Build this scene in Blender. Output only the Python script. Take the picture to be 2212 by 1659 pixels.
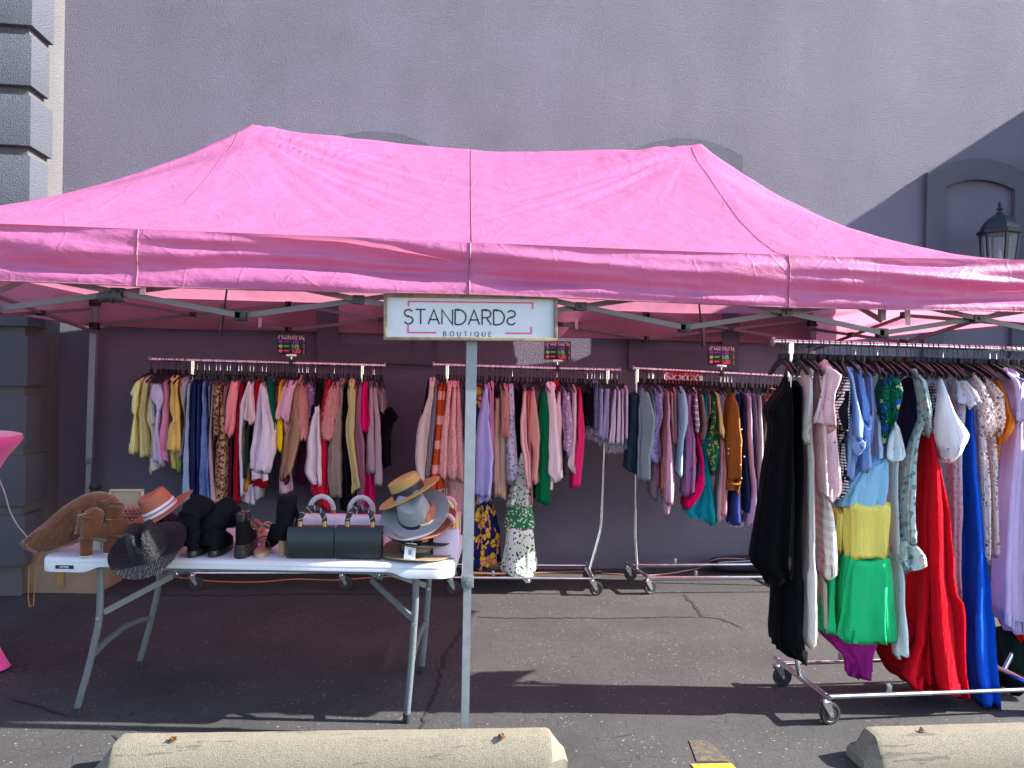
import bpy, bmesh, math, random
import numpy as np
from mathutils import Vector, Matrix, noise

random.seed(7)
rng = np.random.default_rng(11)
for o in list(bpy.data.objects):
    bpy.data.objects.remove(o)
SC = bpy.context.scene
COL = SC.collection
R = math.radians

# ------------------------------------------------------------------ camera
CAM_H = 1.58
YAW, PITCH, ROLL = R(7.2), R(-0.33), 0.018
PF, PCX, PCY = 1662.0, 1106.0, 829.5           # focal length and centre in units of a 2212 x 1659 picture
c_f = np.array([math.sin(YAW) * math.cos(PITCH), math.cos(YAW) * math.cos(PITCH), math.sin(PITCH)])
_r0 = np.array([math.cos(YAW), -math.sin(YAW), 0.0])
_u0 = np.cross(_r0, c_f)
c_r = math.cos(ROLL) * _r0 + math.sin(ROLL) * _u0
c_u = math.cos(ROLL) * _u0 - math.sin(ROLL) * _r0
c_o = np.array([0.0, 0.0, CAM_H])
cam = bpy.data.cameras.new('camera')
cam.sensor_fit = 'HORIZONTAL'
cam.sensor_width = 36.0
cam.lens = 36.0 * PF / 2212.0
cam.clip_start, cam.clip_end = 0.05, 500.0
camo = bpy.data.objects.new('camera', cam)
COL.objects.link(camo)
m = Matrix.Identity(4)
for i in range(3):
    m[i][0], m[i][1], m[i][2], m[i][3] = c_r[i], c_u[i], -c_f[i], c_o[i]
camo.matrix_world = m
SC.camera = camo

# ------------------------------------------------------------------ light
SUN_EL, SUN_AZ = R(33.0), R(-8.0)              # azimuth measured from +X towards +Y
sdir = Vector((math.cos(SUN_EL) * math.cos(SUN_AZ), math.cos(SUN_EL) * math.sin(SUN_AZ), math.sin(SUN_EL)))
W = bpy.data.worlds.new('World')
SC.world = W
W.use_nodes = True
wn = W.node_tree.nodes
wn.clear()
sky = wn.new('ShaderNodeTexSky')
sky.sky_type = 'NISHITA'
sky.sun_disc = False
sky.sun_elevation = SUN_EL
sky.sun_rotation = R(90) - SUN_AZ
bg = wn.new('ShaderNodeBackground')
bg.inputs['Strength'].default_value = 0.118
wo = wn.new('ShaderNodeOutputWorld')
W.node_tree.links.new(sky.outputs[0], bg.inputs[0])
W.node_tree.links.new(bg.outputs[0], wo.inputs[0])
sl = bpy.data.lights.new('sun', 'SUN')
sl.energy = 5.0
sl.angle = R(0.5)
sl.color = (1.0, 0.95, 0.88)
so = bpy.data.objects.new('sun', sl)
COL.objects.link(so)
so.rotation_euler = (-sdir).to_track_quat('-Z', 'Y').to_euler()
so.location = (8, -2, 8)
SC.view_settings.view_transform = 'Standard'
SC.view_settings.look = 'None'
SC.view_settings.gamma = 1.0
SC.view_settings.use_curve_mapping = False
SC.view_settings.exposure = 2.0
SC.cycles.max_bounces = 8

# ------------------------------------------------------------------ placing helpers
def ray(u, v):
    return c_f + c_r * (u - PCX) / PF + c_u * (PCY - v) / PF
def V(u, v, Y):                                 # point seen at (u, v) on the upright plane y = Y
    d = ray(u, v)
    return c_o + d * (Y / d[1])
def G(u, v, z=0.0):                             # point seen at (u, v) at height z
    d = ray(u, v)
    return c_o + d * ((z - CAM_H) / d[2])

# ------------------------------------------------------------------ mesh builder
def unit(a):
    a = np.asarray(a, float)
    return a / max(np.linalg.norm(a), 1e-9)
def frame_of(t, up=(0, 0, 1)):
    t = unit(t)
    up = np.asarray(up, float)
    if abs(np.dot(t, up)) > 0.98:
        up = np.array([1.0, 0, 0])
    s = unit(np.cross(t, up))
    return s, np.cross(s, t)

class MB:
    def __init__(s):
        s.v, s.f, s.mi, s.n = [], [], [], 0
    def add(s, verts, faces, mi=0):
        verts = np.asarray(verts, float).reshape(-1, 3)
        s.v.append(verts)
        for f in faces:
            s.f.append(tuple(int(i) + s.n for i in f))
            s.mi.append(mi)
        s.n += len(verts)
        return s
    def box(s, c, size, rot=None, bev=0.0, mi=0):
        bm = bmesh.new()
        bmesh.ops.create_cube(bm, size=1.0)
        for q in bm.verts:
            q.co = Vector((q.co.x * size[0], q.co.y * size[1], q.co.z * size[2]))
        if bev > 0:
            bmesh.ops.bevel(bm, geom=list(bm.edges), offset=bev, segments=2, affect='EDGES', profile=0.6)
        if rot is not None:
            bm.transform(rot.to_4x4())
        bm.verts.index_update()
        vs = [(q.co.x + c[0], q.co.y + c[1], q.co.z + c[2]) for q in bm.verts]
        fs = [[q.index for q in f.verts] for f in bm.faces]
        bm.free()
        return s.add(vs, fs, mi)
    def bar(s, p0, p1, w, h, up=(0, 0, 1), mi=0):
        p0, p1 = np.asarray(p0, float), np.asarray(p1, float)
        a, b = frame_of(p1 - p0, up)
        q = [(-1, -1), (1, -1), (1, 1), (-1, 1)]
        vs = [p0 + a * x * w / 2 + b * y * h / 2 for x, y in q] + [p1 + a * x * w / 2 + b * y * h / 2 for x, y in q]
        return s.add(vs, [(3, 2, 1, 0), (4, 5, 6, 7)] + [(i, (i + 1) % 4, (i + 1) % 4 + 4, i + 4) for i in range(4)], mi)
    def tube(s, pts, r, n=10, closed=False, caps=True, mi=0, up=(0, 0, 1)):
        pts = [np.asarray(p, float) for p in pts]
        rs = r if hasattr(r, '__len__') else [r] * len(pts)
        k = len(pts)
        rings = []
        sd = None
        for i, p in enumerate(pts):
            if closed:
                t = pts[(i + 1) % k] - pts[i - 1]
            else:
                t = pts[min(i + 1, k - 1)] - pts[max(i - 1, 0)]
            t = unit(t)
            if sd is None:
                sd, _ = frame_of(t, up)
            sd = unit(sd - t * np.dot(sd, t))
            b = np.cross(sd, t)
            rings.append([p + (sd * math.cos(a) + b * math.sin(a)) * rs[i] for a in np.arange(n) * 2 * math.pi / n])
        return s.loft(rings, cap=caps and not closed, closed=closed, mi=mi)
    def loft(s, rings, cap=True, closed=False, mi=0, cap0=None, cap1=None):
        k, n = len(rings), len(rings[0])
        vs = np.array(rings, float).reshape(-1, 3)
        fs = []
        for i in range(k if closed else k - 1):
            a, b = i * n, ((i + 1) % k) * n
            for j in range(n):
                fs.append((a + j, a + (j + 1) % n, b + (j + 1) % n, b + j))
        if (cap if cap0 is None else cap0):
            fs.append(tuple(range(n))[::-1])
        if (cap if cap1 is None else cap1):
            fs.append(tuple(range((k - 1) * n, k * n)))
        return s.add(vs, fs, mi)
    def lathe(s, prof, c=(0, 0, 0), n=32, M=None, mi=0, fn=None):
        rings = []
        for r, z in prof:
            ring = []
            for a in np.arange(n) * 2 * math.pi / n:
                p = np.array([r * math.cos(a), r * math.sin(a), z])
                if fn:
                    p = np.asarray(fn(p, r, a), float)
                ring.append(p)
            rings.append(ring)
        rings = np.array(rings)
        if M is not None:
            A = np.array(M.to_3x3())
            rings = rings @ A.T
        rings = rings + np.asarray(c, float)
        return s.loft(rings, mi=mi)
    def build(s, name, mat, parent=None, smooth=40, org=None):
        me = bpy.data.meshes.new(name)
        vs = np.concatenate(s.v) if s.v else np.zeros((0, 3))
        o0 = np.array(org if org is not None else (ROOT.get(parent.name, (0, 0, 0)) if parent else (0, 0, 0)), float)
        me.from_pydata((vs - o0).tolist(), [], s.f)
        mats = mat if isinstance(mat, (list, tuple)) else [mat]
        for q in mats:
            me.materials.append(q)
        if len(mats) > 1:
            me.polygons.foreach_set('material_index', s.mi)
        if smooth:
            me.polygons.foreach_set('use_smooth', [True] * len(me.polygons))
            if smooth < 180:
                me.set_sharp_from_angle(angle=R(smooth))
        me.update()
        o = bpy.data.objects.new(name, me)
        COL.objects.link(o)
        if parent:
            o.parent = parent
            ROOT[o.name] = tuple(o0)
        else:
            o.location = tuple(o0)
            ROOT[o.name] = tuple(o0)
        return o

ROOT = {}
def tag(o, label, cat, group=None, kind=None):
    o['label'] = label
    o['category'] = cat
    if group:
        o['group'] = group
    if kind:
        o['kind'] = kind
    return o
def thing(name, label, cat, loc=(0, 0, 0), group=None):
    o = bpy.data.objects.new(name, None)
    o.empty_display_size = 0.05
    COL.objects.link(o)
    o.location = tuple(float(q) for q in loc)
    ROOT[o.name] = tuple(float(q) for q in loc)
    return tag(o, label, cat, group)
def copy_tree(o, parent=None):
    c = o.copy()
    COL.objects.link(c)
    if parent:
        c.parent = parent
    for ch in list(o.children):
        copy_tree(ch, c)
    return c

# ------------------------------------------------------------------ materials
class NT:
    def __init__(s, name):
        s.m = bpy.data.materials.new(name)
        s.m.use_nodes = True
        s.t = s.m.node_tree
        s.t.nodes.clear()
        s.out = s.t.nodes.new('ShaderNodeOutputMaterial')
    def n(s, kind, **kw):
        q = s.t.nodes.new(kind)
        for k, v in kw.items():
            setattr(q, k, v)
        return q
    def l(s, a, b):
        s.t.links.new(a, b)
    def val(s, sock, x):
        if hasattr(x, 'node'):
            s.l(x, sock)
        else:
            sock.default_value = x
    def math(s, op, a, b=None, c=None):
        q = s.n('ShaderNodeMath', operation=op)
        s.val(q.inputs[0], a)
        if b is not None:
            s.val(q.inputs[1], b)
        if c is not None:
            s.val(q.inputs[2], c)
        return q.outputs[0]
    def mix(s, f, a, b):
        q = s.n('ShaderNodeMix', data_type='RGBA')
        s.val(q.inputs[0], f)
        s.val(q.inputs[6], a)
        s.val(q.inputs[7], b)
        return q.outputs[2]
    def ramp(s, f, stops):
        q = s.n('ShaderNodeValToRGB')
        e = q.color_ramp.elements
        while len(e) < len(stops):
            e.new(0.5)
        for el, (p, c) in zip(e, stops):
            el.position = p
            el.color = c if len(c) == 4 else (*c, 1)
        s.l(f, q.inputs[0])
        return q.outputs[0]
    def coord(s):
        return s.n('ShaderNodeTexCoord').outputs['Object']
    def noise(s, co, scale, detail=3, rough=0.5, dist=0.0):
        q = s.n('ShaderNodeTexNoise')
        s.l(co, q.inputs['Vector'])
        q.inputs['Scale'].default_value = scale
        q.inputs['Detail'].default_value = detail
        q.inputs['Roughness'].default_value = rough
        q.inputs['Distortion'].default_value = dist
        return q.outputs['Fac']
    def vor(s, co, scale, feature='F1', rnd=1.0):
        q = s.n('ShaderNodeTexVoronoi', feature=feature)
        s.l(co, q.inputs['Vector'])
        q.inputs['Scale'].default_value = scale
        q.inputs['Randomness'].default_value = rnd
        return q
    def mapping(s, co, scale=(1, 1, 1), rot=(0, 0, 0)):
        q = s.n('ShaderNodeMapping')
        s.l(co, q.inputs[0])
        q.inputs['Scale'].default_value = scale
        q.inputs['Rotation'].default_value = rot
        return q.outputs[0]
    def bump(s, h, strength, dist, nrm=None):
        q = s.n('ShaderNodeBump')
        q.inputs['Strength'].default_value = strength
        q.inputs['Distance'].default_value = dist
        s.l(h, q.inputs['Height'])
        if nrm is not None:
            s.l(nrm, q.inputs['Normal'])
        return q.outputs[0]
    def bsdf(s, col, rough=0.6, metal=0.0, nrm=None, spec=0.5, **kw):
        q = s.n('ShaderNodeBsdfPrincipled')
        s.val(q.inputs['Base Color'], col if hasattr(col, 'node') else (*col[:3], 1))
        s.val(q.inputs['Roughness'], rough)
        s.val(q.inputs['Metallic'], metal)
        q.inputs['Specular IOR Level'].default_value = spec
        if nrm is not None:
            s.l(nrm, q.inputs['Normal'])
        for k, v in kw.items():
            q.inputs[k.replace('_', ' ')].default_value = v
        return q
    def done(s, shader):
        s.l(shader.outputs[0] if hasattr(shader, 'outputs') else shader, s.out.inputs[0])
        return s.m

def simple(name, col, rough=0.5, metal=0.0, spec=0.5, vary=0.1, scale=30, bump=0.0, **kw):
    t = NT(name)
    co = t.coord()
    n = t.noise(co, scale, 4)
    lo = tuple(q * (1 - vary) for q in col)
    hi = tuple(min(1, q * (1 + vary)) for q in col)
    c = t.ramp(n, [(0.3, lo), (0.7, hi)])
    nr = t.bump(n, bump, 0.004) if bump else None
    rg = t.math('MULTIPLY_ADD', n, 0.2, rough - 0.1)
    return t.done(t.bsdf(c, rg, metal, nr, spec, **kw))

def srgb(r, g, b):
    f = lambda x: (x / 255 / 12.92) if x / 255 <= 0.04045 else ((x / 255 + 0.055) / 1.055) ** 2.4
    return (f(r), f(g), f(b))

_fab = {}
def fab(c, pat='plain', c2=(0, 0, 0), c3=None, sc=1.0, rough=0.9, tr=0.12, bump=0.5):
    """woven or knitted cloth; colours given as sRGB triples of the dyed cloth itself"""
    lift = lambda q: tuple(v + (255 - v) * 0.27 for v in q) if q and min(q) > 60 else q
    c, c2, c3 = lift(c), lift(c2), lift(c3)
    key = (c, pat, c2, c3, sc, rough, tr, bump)
    if key in _fab:
        return _fab[key]
    t = NT('cloth_' + pat)
    co = t.coord()
    A, B = srgb(*c), srgb(*c2)
    Cc = srgb(*c3) if c3 else B
    sep = t.n('ShaderNodeSeparateXYZ')
    t.l(co, sep.inputs[0])
    U = t.math('ADD', sep.outputs[0], t.math('MULTIPLY', sep.outputs[1], 0.55))
    Z = sep.outputs[2]
    big = t.noise(co, 9, 3)
    fine = t.noise(co, 420, 2)
    A4 = (*A, 1)
    B4 = (*B, 1)
    col = A4
    hgt = t.math('ADD', t.math('MULTIPLY', t.noise(t.mapping(co, (1, 1, 0.45)), 26, 4, 0.55), 0.7), t.math('MULTIPLY', t.noise(t.mapping(co, (38, 38, 3.2)), 1, 3, 0.55, 0.4), 0.9))
    alpha = None
    wave = lambda x, f: t.math('SINE', t.math('MULTIPLY', x, f * 6.2832))
    if pat == 'gingham' or pat == 'plaid':
        f = 22 * sc
        a = t.math('GREATER_THAN', wave(U, f), 0.0 if pat == 'gingham' else 0.55)
        b = t.math('GREATER_THAN', wave(Z, f), 0.0 if pat == 'gingham' else 0.55)
        col = t.mix(t.math('MULTIPLY', t.math('ADD', a, b), 0.5), A4, B4)
        if c3:
            th = t.math('GREATER_THAN', wave(U, f * 2.5), 0.8)
            col = t.mix(t.math('MULTIPLY', th, 0.6), col, (*Cc, 1))
    elif pat == 'grid':
        f = 40 * sc
        a = t.math('GREATER_THAN', wave(U, f), 0.35)
        b = t.math('GREATER_THAN', wave(Z, f), 0.35)
        col = t.mix(t.math('MAXIMUM', a, b), A4, B4)
    elif pat == 'stripes':
        a = t.math('GREATER_THAN', wave(Z, 9 * sc), 0.45)
        col = t.mix(a, A4, B4)
    elif pat == 'vstripes':
        a = t.math('GREATER_THAN', wave(U, 40 * sc), 0.3)
        col = t.mix(a, A4, B4)
    elif pat == 'denim':
        st = t.noise(t.mapping(co, (260, 260, 9)), 1, 2)
        f = t.math('ADD', t.math('MULTIPLY', st, 0.5), t.math('MULTIPLY', big, 0.6))
        col = t.ramp(f, [(0.35, A), (0.75, B)])
    elif pat == 'floral':
        v = t.vor(t.mapping(co, (1, 1, 1)), 30 * sc)
        d = t.math('ADD', v.outputs['Distance'], t.math('MULTIPLY', t.noise(co, 120 * sc, 2), 0.25))
        f1 = t.math('LESS_THAN', d, 0.47)
        col = t.mix(f1, A4, B4)
        if c3:
            v2 = t.vor(t.mapping(co, (1, 1, 1), (0.6, 0.4, 0.9)), 21 * sc)
            d2 = t.math('ADD', v2.outputs['Distance'], t.math('MULTIPLY', t.noise(co, 90 * sc, 2), 0.3))
            col = t.mix(t.math('LESS_THAN', d2, 0.45), col, (*Cc, 1))
    elif pat == 'petals':
        v = t.vor(co, 22 * sc)
        sp = t.n('ShaderNodeSeparateColor')
        t.l(v.outputs['Color'], sp.inputs[0])
        base = t.ramp(sp.outputs[0], [(0.0, A), (0.5, B), (0.85, Cc)])
        base.node.color_ramp.interpolation = 'CONSTANT'
        e = t.vor(co, 22 * sc, 'DISTANCE_TO_EDGE')
        col = t.mix(t.math('LESS_THAN', e.outputs['Distance'], 0.05), base, (*[q * 0.25 for q in A], 1))
    elif pat == 'leopard':
        v = t.vor(co, 42 * sc)
        d = t.math('ADD', v.outputs['Distance'], t.math('MULTIPLY', t.noise(co, 70 * sc, 2), 0.35))
        ring = t.math('MULTIPLY', t.math('GREATER_THAN', d, 0.5), t.math('LESS_THAN', d, 0.68))
        brk = t.math('GREATER_THAN', t.noise(co, 60 * sc, 2), 0.42)
        col = t.mix(t.math('MULTIPLY', ring, brk), t.mix(t.math('LESS_THAN', d, 0.5), A4, (*Cc, 1)), B4)
    elif pat == 'speckle':
        n = t.noise(co, 75 * sc, 2)
        col = t.ramp(n, [(0.50, A), (0.58, B)])
    elif pat == 'tweed':
        n = t.math('ADD', t.math('MULTIPLY', wave(U, 110), 0.5), t.math('MULTIPLY', wave(Z, 110), 0.5))
        col = t.mix(t.math('GREATER_THAN', n, 0.15), A4, B4)
    elif pat in ('lace', 'eyelet'):
        if pat == 'lace':
            e = t.vor(co, 48 * sc, 'DISTANCE_TO_EDGE')
            gate = t.math('GREATER_THAN', t.noise(co, 13 * sc, 2), 0.36)
            hole = t.math('MULTIPLY', t.math('GREATER_THAN', e.outputs['Distance'], 0.15), gate)
        else:
            v = t.vor(co, 42 * sc)
            gate = t.math('GREATER_THAN', t.noise(co, 11, 2), 0.5)
            hole = t.math('MULTIPLY', t.math('LESS_THAN', v.outputs['Distance'], 0.2), gate)
        alpha = hole
    elif pat in ('knit', 'cable', 'rib'):
        f = {'knit': 70, 'cable': 28, 'rib': 90}[pat] * sc
        w = t.math('ABSOLUTE', wave(t.math('ADD', U, t.math('MULTIPLY', big, 0.02)), f / 2))
        if pat != 'rib':
            w = t.math('ADD', w, t.math('MULTIPLY', t.math('ABSOLUTE', wave(Z, f)), 0.6))
        hgt = t.math('ADD', hgt, t.math('MULTIPLY', w, 0.35))
        col = t.mix(t.math('MULTIPLY', w, 0.25), (*[q * 0.8 for q in A], 1), A4)
    elif pat == 'crinkle':
        w = t.noise(t.mapping(co, (95, 95, 14)), 1, 3, 0.6)
        hgt = t.math('ADD', hgt, t.math('MULTIPLY', w, 0.5))
    col = t.mix(t.math('MULTIPLY', t.math('SUBTRACT', 1.0, t.ramp(big, [(0.25, (0, 0, 0)), (0.75, (1, 1, 1))])), 0.07), col, (0.02, 0.02, 0.03, 1))
    hgt = t.math('ADD', hgt, t.math('MULTIPLY', fine, 0.06))
    nr = t.bump(hgt, min(1.0, bump * 1.25), 0.022)
    p = t.bsdf(col, rough, 0, nr, 0.06, Sheen_Weight=0.02)
    sh = p.outputs[0]
    if tr > 0:
        tl = t.n('ShaderNodeBsdfTranslucent')
        t.val(tl.inputs[0], col)
        mx = t.n('ShaderNodeMixShader')
        mx.inputs[0].default_value = tr
        t.l(sh, mx.inputs[1])
        t.l(tl.outputs[0], mx.inputs[2])
        sh = mx.outputs[0]
    if alpha is not None:
        tp = t.n('ShaderNodeBsdfTransparent')
        mx = t.n('ShaderNodeMixShader')
        t.l(alpha, mx.inputs[0])
        t.l(sh, mx.inputs[1])
        t.l(tp.outputs[0], mx.inputs[2])
        sh = mx.outputs[0]
    _fab[key] = t.done(sh)
    return _fab[key]

def stucco(name, col, strength=1.0):
    t = NT(name)
    co = t.coord()
    n1 = t.noise(co, 105, 3, 0.6, 0.8)
    n2 = t.noise(co, 210, 2)
    n3 = t.noise(co, 1.3, 3)
    h = t.math('ADD', t.math('MULTIPLY', n1, 1.0), t.math('MULTIPLY', n2, 0.35))
    drip = t.noise(t.mapping(co, (3.5, 3.5, 0.35)), 1, 3)
    f = t.math('ADD', t.math('MULTIPLY', n3, 0.82), t.math('MULTIPLY', drip, 0.18))
    c = t.ramp(f, [(0.3, tuple(q * 0.84 for q in col)), (0.7, tuple(q * 1.12 for q in col))])
    return t.done(t.bsdf(c, 0.85, 0, t.bump(h, strength, 0.034), 0.4))

M = {}
M['stucco'] = stucco('stucco_lilac_grey', (0.205, 0.194, 0.264))
M['stucco_dark'] = stucco('stucco_slate', (0.132, 0.132, 0.18))
M['stucco_block'] = stucco('stucco_block', (0.098, 0.108, 0.14), 0.8)
M['stucco_pale'] = stucco('stucco_pale', (0.145, 0.143, 0.15), 0.8)
M['chrome'] = simple('chrome', (0.75, 0.75, 0.78), 0.22, 1.0, vary=0.05)
M['dark_chrome'] = simple('zinc_plate', (0.45, 0.45, 0.48), 0.35, 1.0, vary=0.1)
M['steel_grey'] = simple('grey_powder_coat', (0.22, 0.24, 0.27), 0.45, 0.3, vary=0.08)
M['frame_bar'] = simple('grey_enamel', (0.125, 0.115, 0.12), 0.45, 0.2, vary=0.1)
M['table_leg'] = simple('hammered_grey', (0.13, 0.155, 0.17), 0.42, 0.3, vary=0.15, scale=120)
M['black_plastic'] = simple('black_plastic', (0.008, 0.008, 0.010), 0.35, vary=0.2)
M['black_rubber'] = simple('black_rubber', (0.018, 0.018, 0.02), 0.6, vary=0.2)
M['velvet'] = simple('black_velvet', (0.012, 0.010, 0.014), 0.85, vary=0.2)
M['hanger_plastic'] = simple('hanger_plastic', (0.006, 0.006, 0.009), 0.45, spec=0.25, vary=0.1)
M['white_plastic'] = simple('white_plastic', (0.50, 0.52, 0.56), 0.42, vary=0.03, scale=60, bump=0.05)
M['gold'] = simple('gold', (0.83, 0.58, 0.25), 0.2, 1.0, vary=0.05)
M['copper'] = simple('copper', (0.75, 0.36, 0.22), 0.25, 1.0, vary=0.05)
M['hook_dark'] = simple('dark_wire', (0.03, 0.028, 0.03), 0.4, 0.5)
# ================================================================== SETTING
def asphalt():
    t = NT('asphalt')
    co = t.coord()
    n1 = t.noise(co, 160, 3, 0.7)
    n2 = t.noise(co, 2.0, 4, 0.6)
    n3 = t.noise(co, 30, 4, 0.7, 0.5)
    c = t.ramp(n2, [(0.3, (0.034, 0.0345, 0.036)), (0.7, (0.060, 0.0595, 0.060))])
    c = t.mix(t.math('MULTIPLY', n1, 0.45), c, (0.02, 0.019, 0.019, 1))
    # worn pale chips of stone showing through the sealer
    mp = t.mapping(co, (1.0, 2.1, 1.0), (0, 0, 0.35))
    v = t.vor(mp, 26)
    warp = t.noise(co, 120, 3, 0.7, 1.2)
    d = t.math('ADD', v.outputs['Distance'], t.math('MULTIPLY', warp, 0.5))
    gate = t.math('GREATER_THAN', t.noise(co, 3.4, 3), 0.49)
    chip = t.math('MULTIPLY', t.math('LESS_THAN', d, 0.345), gate)
    v2 = t.vor(t.mapping(co, (1.3, 2.4, 1.0), (0, 0, -0.5)), 75)
    d2 = t.math('ADD', v2.outputs['Distance'], t.math('MULTIPLY', t.noise(co, 240, 2), 0.4))
    chip2 = t.math('MULTIPLY', t.math('LESS_THAN', d2, 0.31), t.math('GREATER_THAN', n2, 0.44))
    f = t.math('MINIMUM', t.math('ADD', t.math('MULTIPLY', chip, 0.9), t.math('MULTIPLY', chip2, 0.75)), 0.9)
    c = t.mix(f, c, (0.38, 0.34, 0.28, 1))
    cr = t.vor(t.mapping(co, (1.0, 1.6, 1.0)), 9, 'DISTANCE_TO_EDGE')
    crk = t.math('MULTIPLY', t.math('LESS_THAN', t.math('ADD', cr.outputs['Distance'], t.math('MULTIPLY', n3, 0.06)), 0.045), t.math('GREATER_THAN', t.noise(co, 4, 2), 0.52))
    c = t.mix(t.math('MULTIPLY', crk, 0.7), c, (0.014, 0.013, 0.014, 1))
    h = t.math('ADD', t.math('MULTIPLY', n1, 0.6), t.math('MULTIPLY', n3, 0.8))
    return t.done(t.bsdf(c, 0.82, 0, t.bump(h, 0.8, 0.006), 0.35))
M['asphalt'] = asphalt()
b = MB()
b.add([(-60, -60, 0), (60, -60, 0), (60, 60, 0), (-60, 60, 0)], [(0, 1, 2, 3)])
g = b.build('ground', M['asphalt'], smooth=0)
g['kind'] = 'structure'

M['crack_tar'] = simple('crack_dirt', (0.012, 0.012, 0.013), 0.9)
def crack(pts, w, seed):
    r = random.Random(seed)
    P = []
    for a, c in zip(pts[:-1], pts[1:]):
        n = max(2, int(np.linalg.norm(np.array(c) - np.array(a)) / 0.035))
        for i in range(n):
            q = np.array(a) + (np.array(c) - np.array(a)) * i / n
            P.append(q + np.array([r.uniform(-1, 1), r.uniform(-1, 1)]) * 0.010)
    P.append(np.array(pts[-1]))
    L, Rr = [], []
    for i, p in enumerate(P):
        t = unit(P[min(i + 1, len(P) - 1)] - P[max(i - 1, 0)])
        nn = np.array([-t[1], t[0]])
        k = w * r.uniform(0.35, 1.3) * (0.3 + 0.7 * min(1, i / 3, (len(P) - 1 - i) / 3))
        L.append((*(p + nn * k / 2), 0.003))
        Rr.append((*(p - nn * k / 2), 0.003))
    n = len(P)
    b = MB()
    b.add(L + Rr, [(i, i + n, i + n + 1, i + 1) for i in range(n - 1)])
    o = b.build('pavement_crack', M['crack_tar'], smooth=0)
    o['kind'] = 'structure'
gp = lambda *uv: [tuple(G(u, v)[:2]) for u, v in uv]
crack(gp((1005, 1348), (985, 1380), (962, 1415), (948, 1455), (945, 1490), (930, 1520), (918, 1545), (908, 1580)), 0.022, 1)
crack(gp((1030, 1333), (1100, 1336), (1200, 1335), (1330, 1337), (1430, 1333), (1515, 1334)), 0.018, 2)
crack(gp((1478, 1285), (1492, 1300), (1508, 1320), (1516, 1334), (1560, 1338), (1610, 1360)), 0.022, 3)
crack(gp((-20, 1280), (120, 1278), (300, 1285), (480, 1288), (700, 1283), (900, 1285), (1010, 1290)), 0.02, 4)
crack(gp((240, 1590), (262, 1612), (300, 1659)), 0.016, 5)
crack(gp((20, 1510), (90, 1530), (150, 1552)), 0.016, 6)

def paint(name, c, wear):
    t = NT(name)
    co = t.coord()
    n = t.noise(co, 45, 4, 0.7, 0.6)
    f = t.math('GREATER_THAN', n, wear)
    col = t.mix(f, (*c, 1), (0.048, 0.047, 0.048, 1))
    return t.done(t.bsdf(col, 0.7, 0, t.bump(n, 0.4, 0.003)))
b = MB()
q = [G(1492, 1652), G(1580, 1650)]
dx = np.array([0.03, -1.0, 0])
b.add([(*q[0][:2], 0.004), (*(q[0] + dx * 1.6)[:2], 0.004), (*(q[1] + dx * 1.6)[:2], 0.004), (*q[1][:2], 0.004)], [(0, 1, 2, 3)])
o = b.build('parking_line', paint('yellow_paint', (0.40, 0.25, 0.02), 0.60), smooth=0)
o['kind'] = 'structure'
b = MB()
pq = [G(1488, 1600), G(1528, 1600), G(1578, 1647), G(1505, 1647)]
b.add([(p[0], p[1], 0.004) for p in pq], [(3, 2, 1, 0)])
o = b.build('faded_parking_line', paint('worn_yellow_paint', (0.11, 0.078, 0.036), 0.485), smooth=0)
o['kind'] = 'structure'

# ------------------------------------------------------------------ building wall with niche surrounds
WY = 6.33
wall = thing('building_wall', 'tall lilac grey stucco building wall behind the pink canopy', 'wall', (0, WY, 0))
b = MB()
b.box((2.9, WY + 0.15, 4.2), (18, 0.3, 8.6))
b.build('wall_surface', M['stucco'], wall, 30)
def niche(xo0, xo1, xi0, xi1, zb, zib, z_spr, rise, zi_spr, irise, name='niche_surround'):
    N = 18
    def outline(x0, x1, z0, spr, rs):
        L = [(x0, z0)]
        for i in range(N + 1):
            k = i / N
            L.append((x0 + (x1 - x0) * k, spr + rs * (1 - (2 * k - 1) ** 2)))
        L.append((x1, z0))
        return L
    A, B = outline(xo0, xo1, zb, z_spr, rise), outline(xi0, xi1, zib, zi_spr, irise)
    n = len(A)
    b = MB()
    yf, yb = WY - 0.045, WY - 0.001
    vs = [(x, yf, z) for x, z in A] + [(x, yf, z) for x, z in B] + [(x, yb, z) for x, z in A] + [(x, yb, z) for x, z in B]
    fs = []
    for i in range(n):
        j = (i + 1) % n
        fs += [(i, n + i, n + j, j), (i, j, 2 * n + j, 2 * n + i), (n + i, 3 * n + i, 3 * n + j, n + j)]
    b.add(vs, fs)
    bm = bmesh.new()
    o = b.build(name, M['stucco_dark'], wall, 30)
    bm.from_mesh(o.data)
    bmesh.ops.recalc_face_normals(bm, faces=bm.faces)
    bm.to_mesh(o.data)
    bm.free()
niche(-0.782, 0.152, -0.616, -0.013, 1.69, 1.845, 3.44, 0.115, 3.28, 0.07)
niche(1.779, 2.745, 1.93, 2.595, 1.69, 1.85, 3.525, 0.12, 3.36, 0.07)
niche(4.454, 5.49, 4.639, 5.304, 1.69, 1.85, 3.473, 0.15, 3.36, 0.075)

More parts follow.
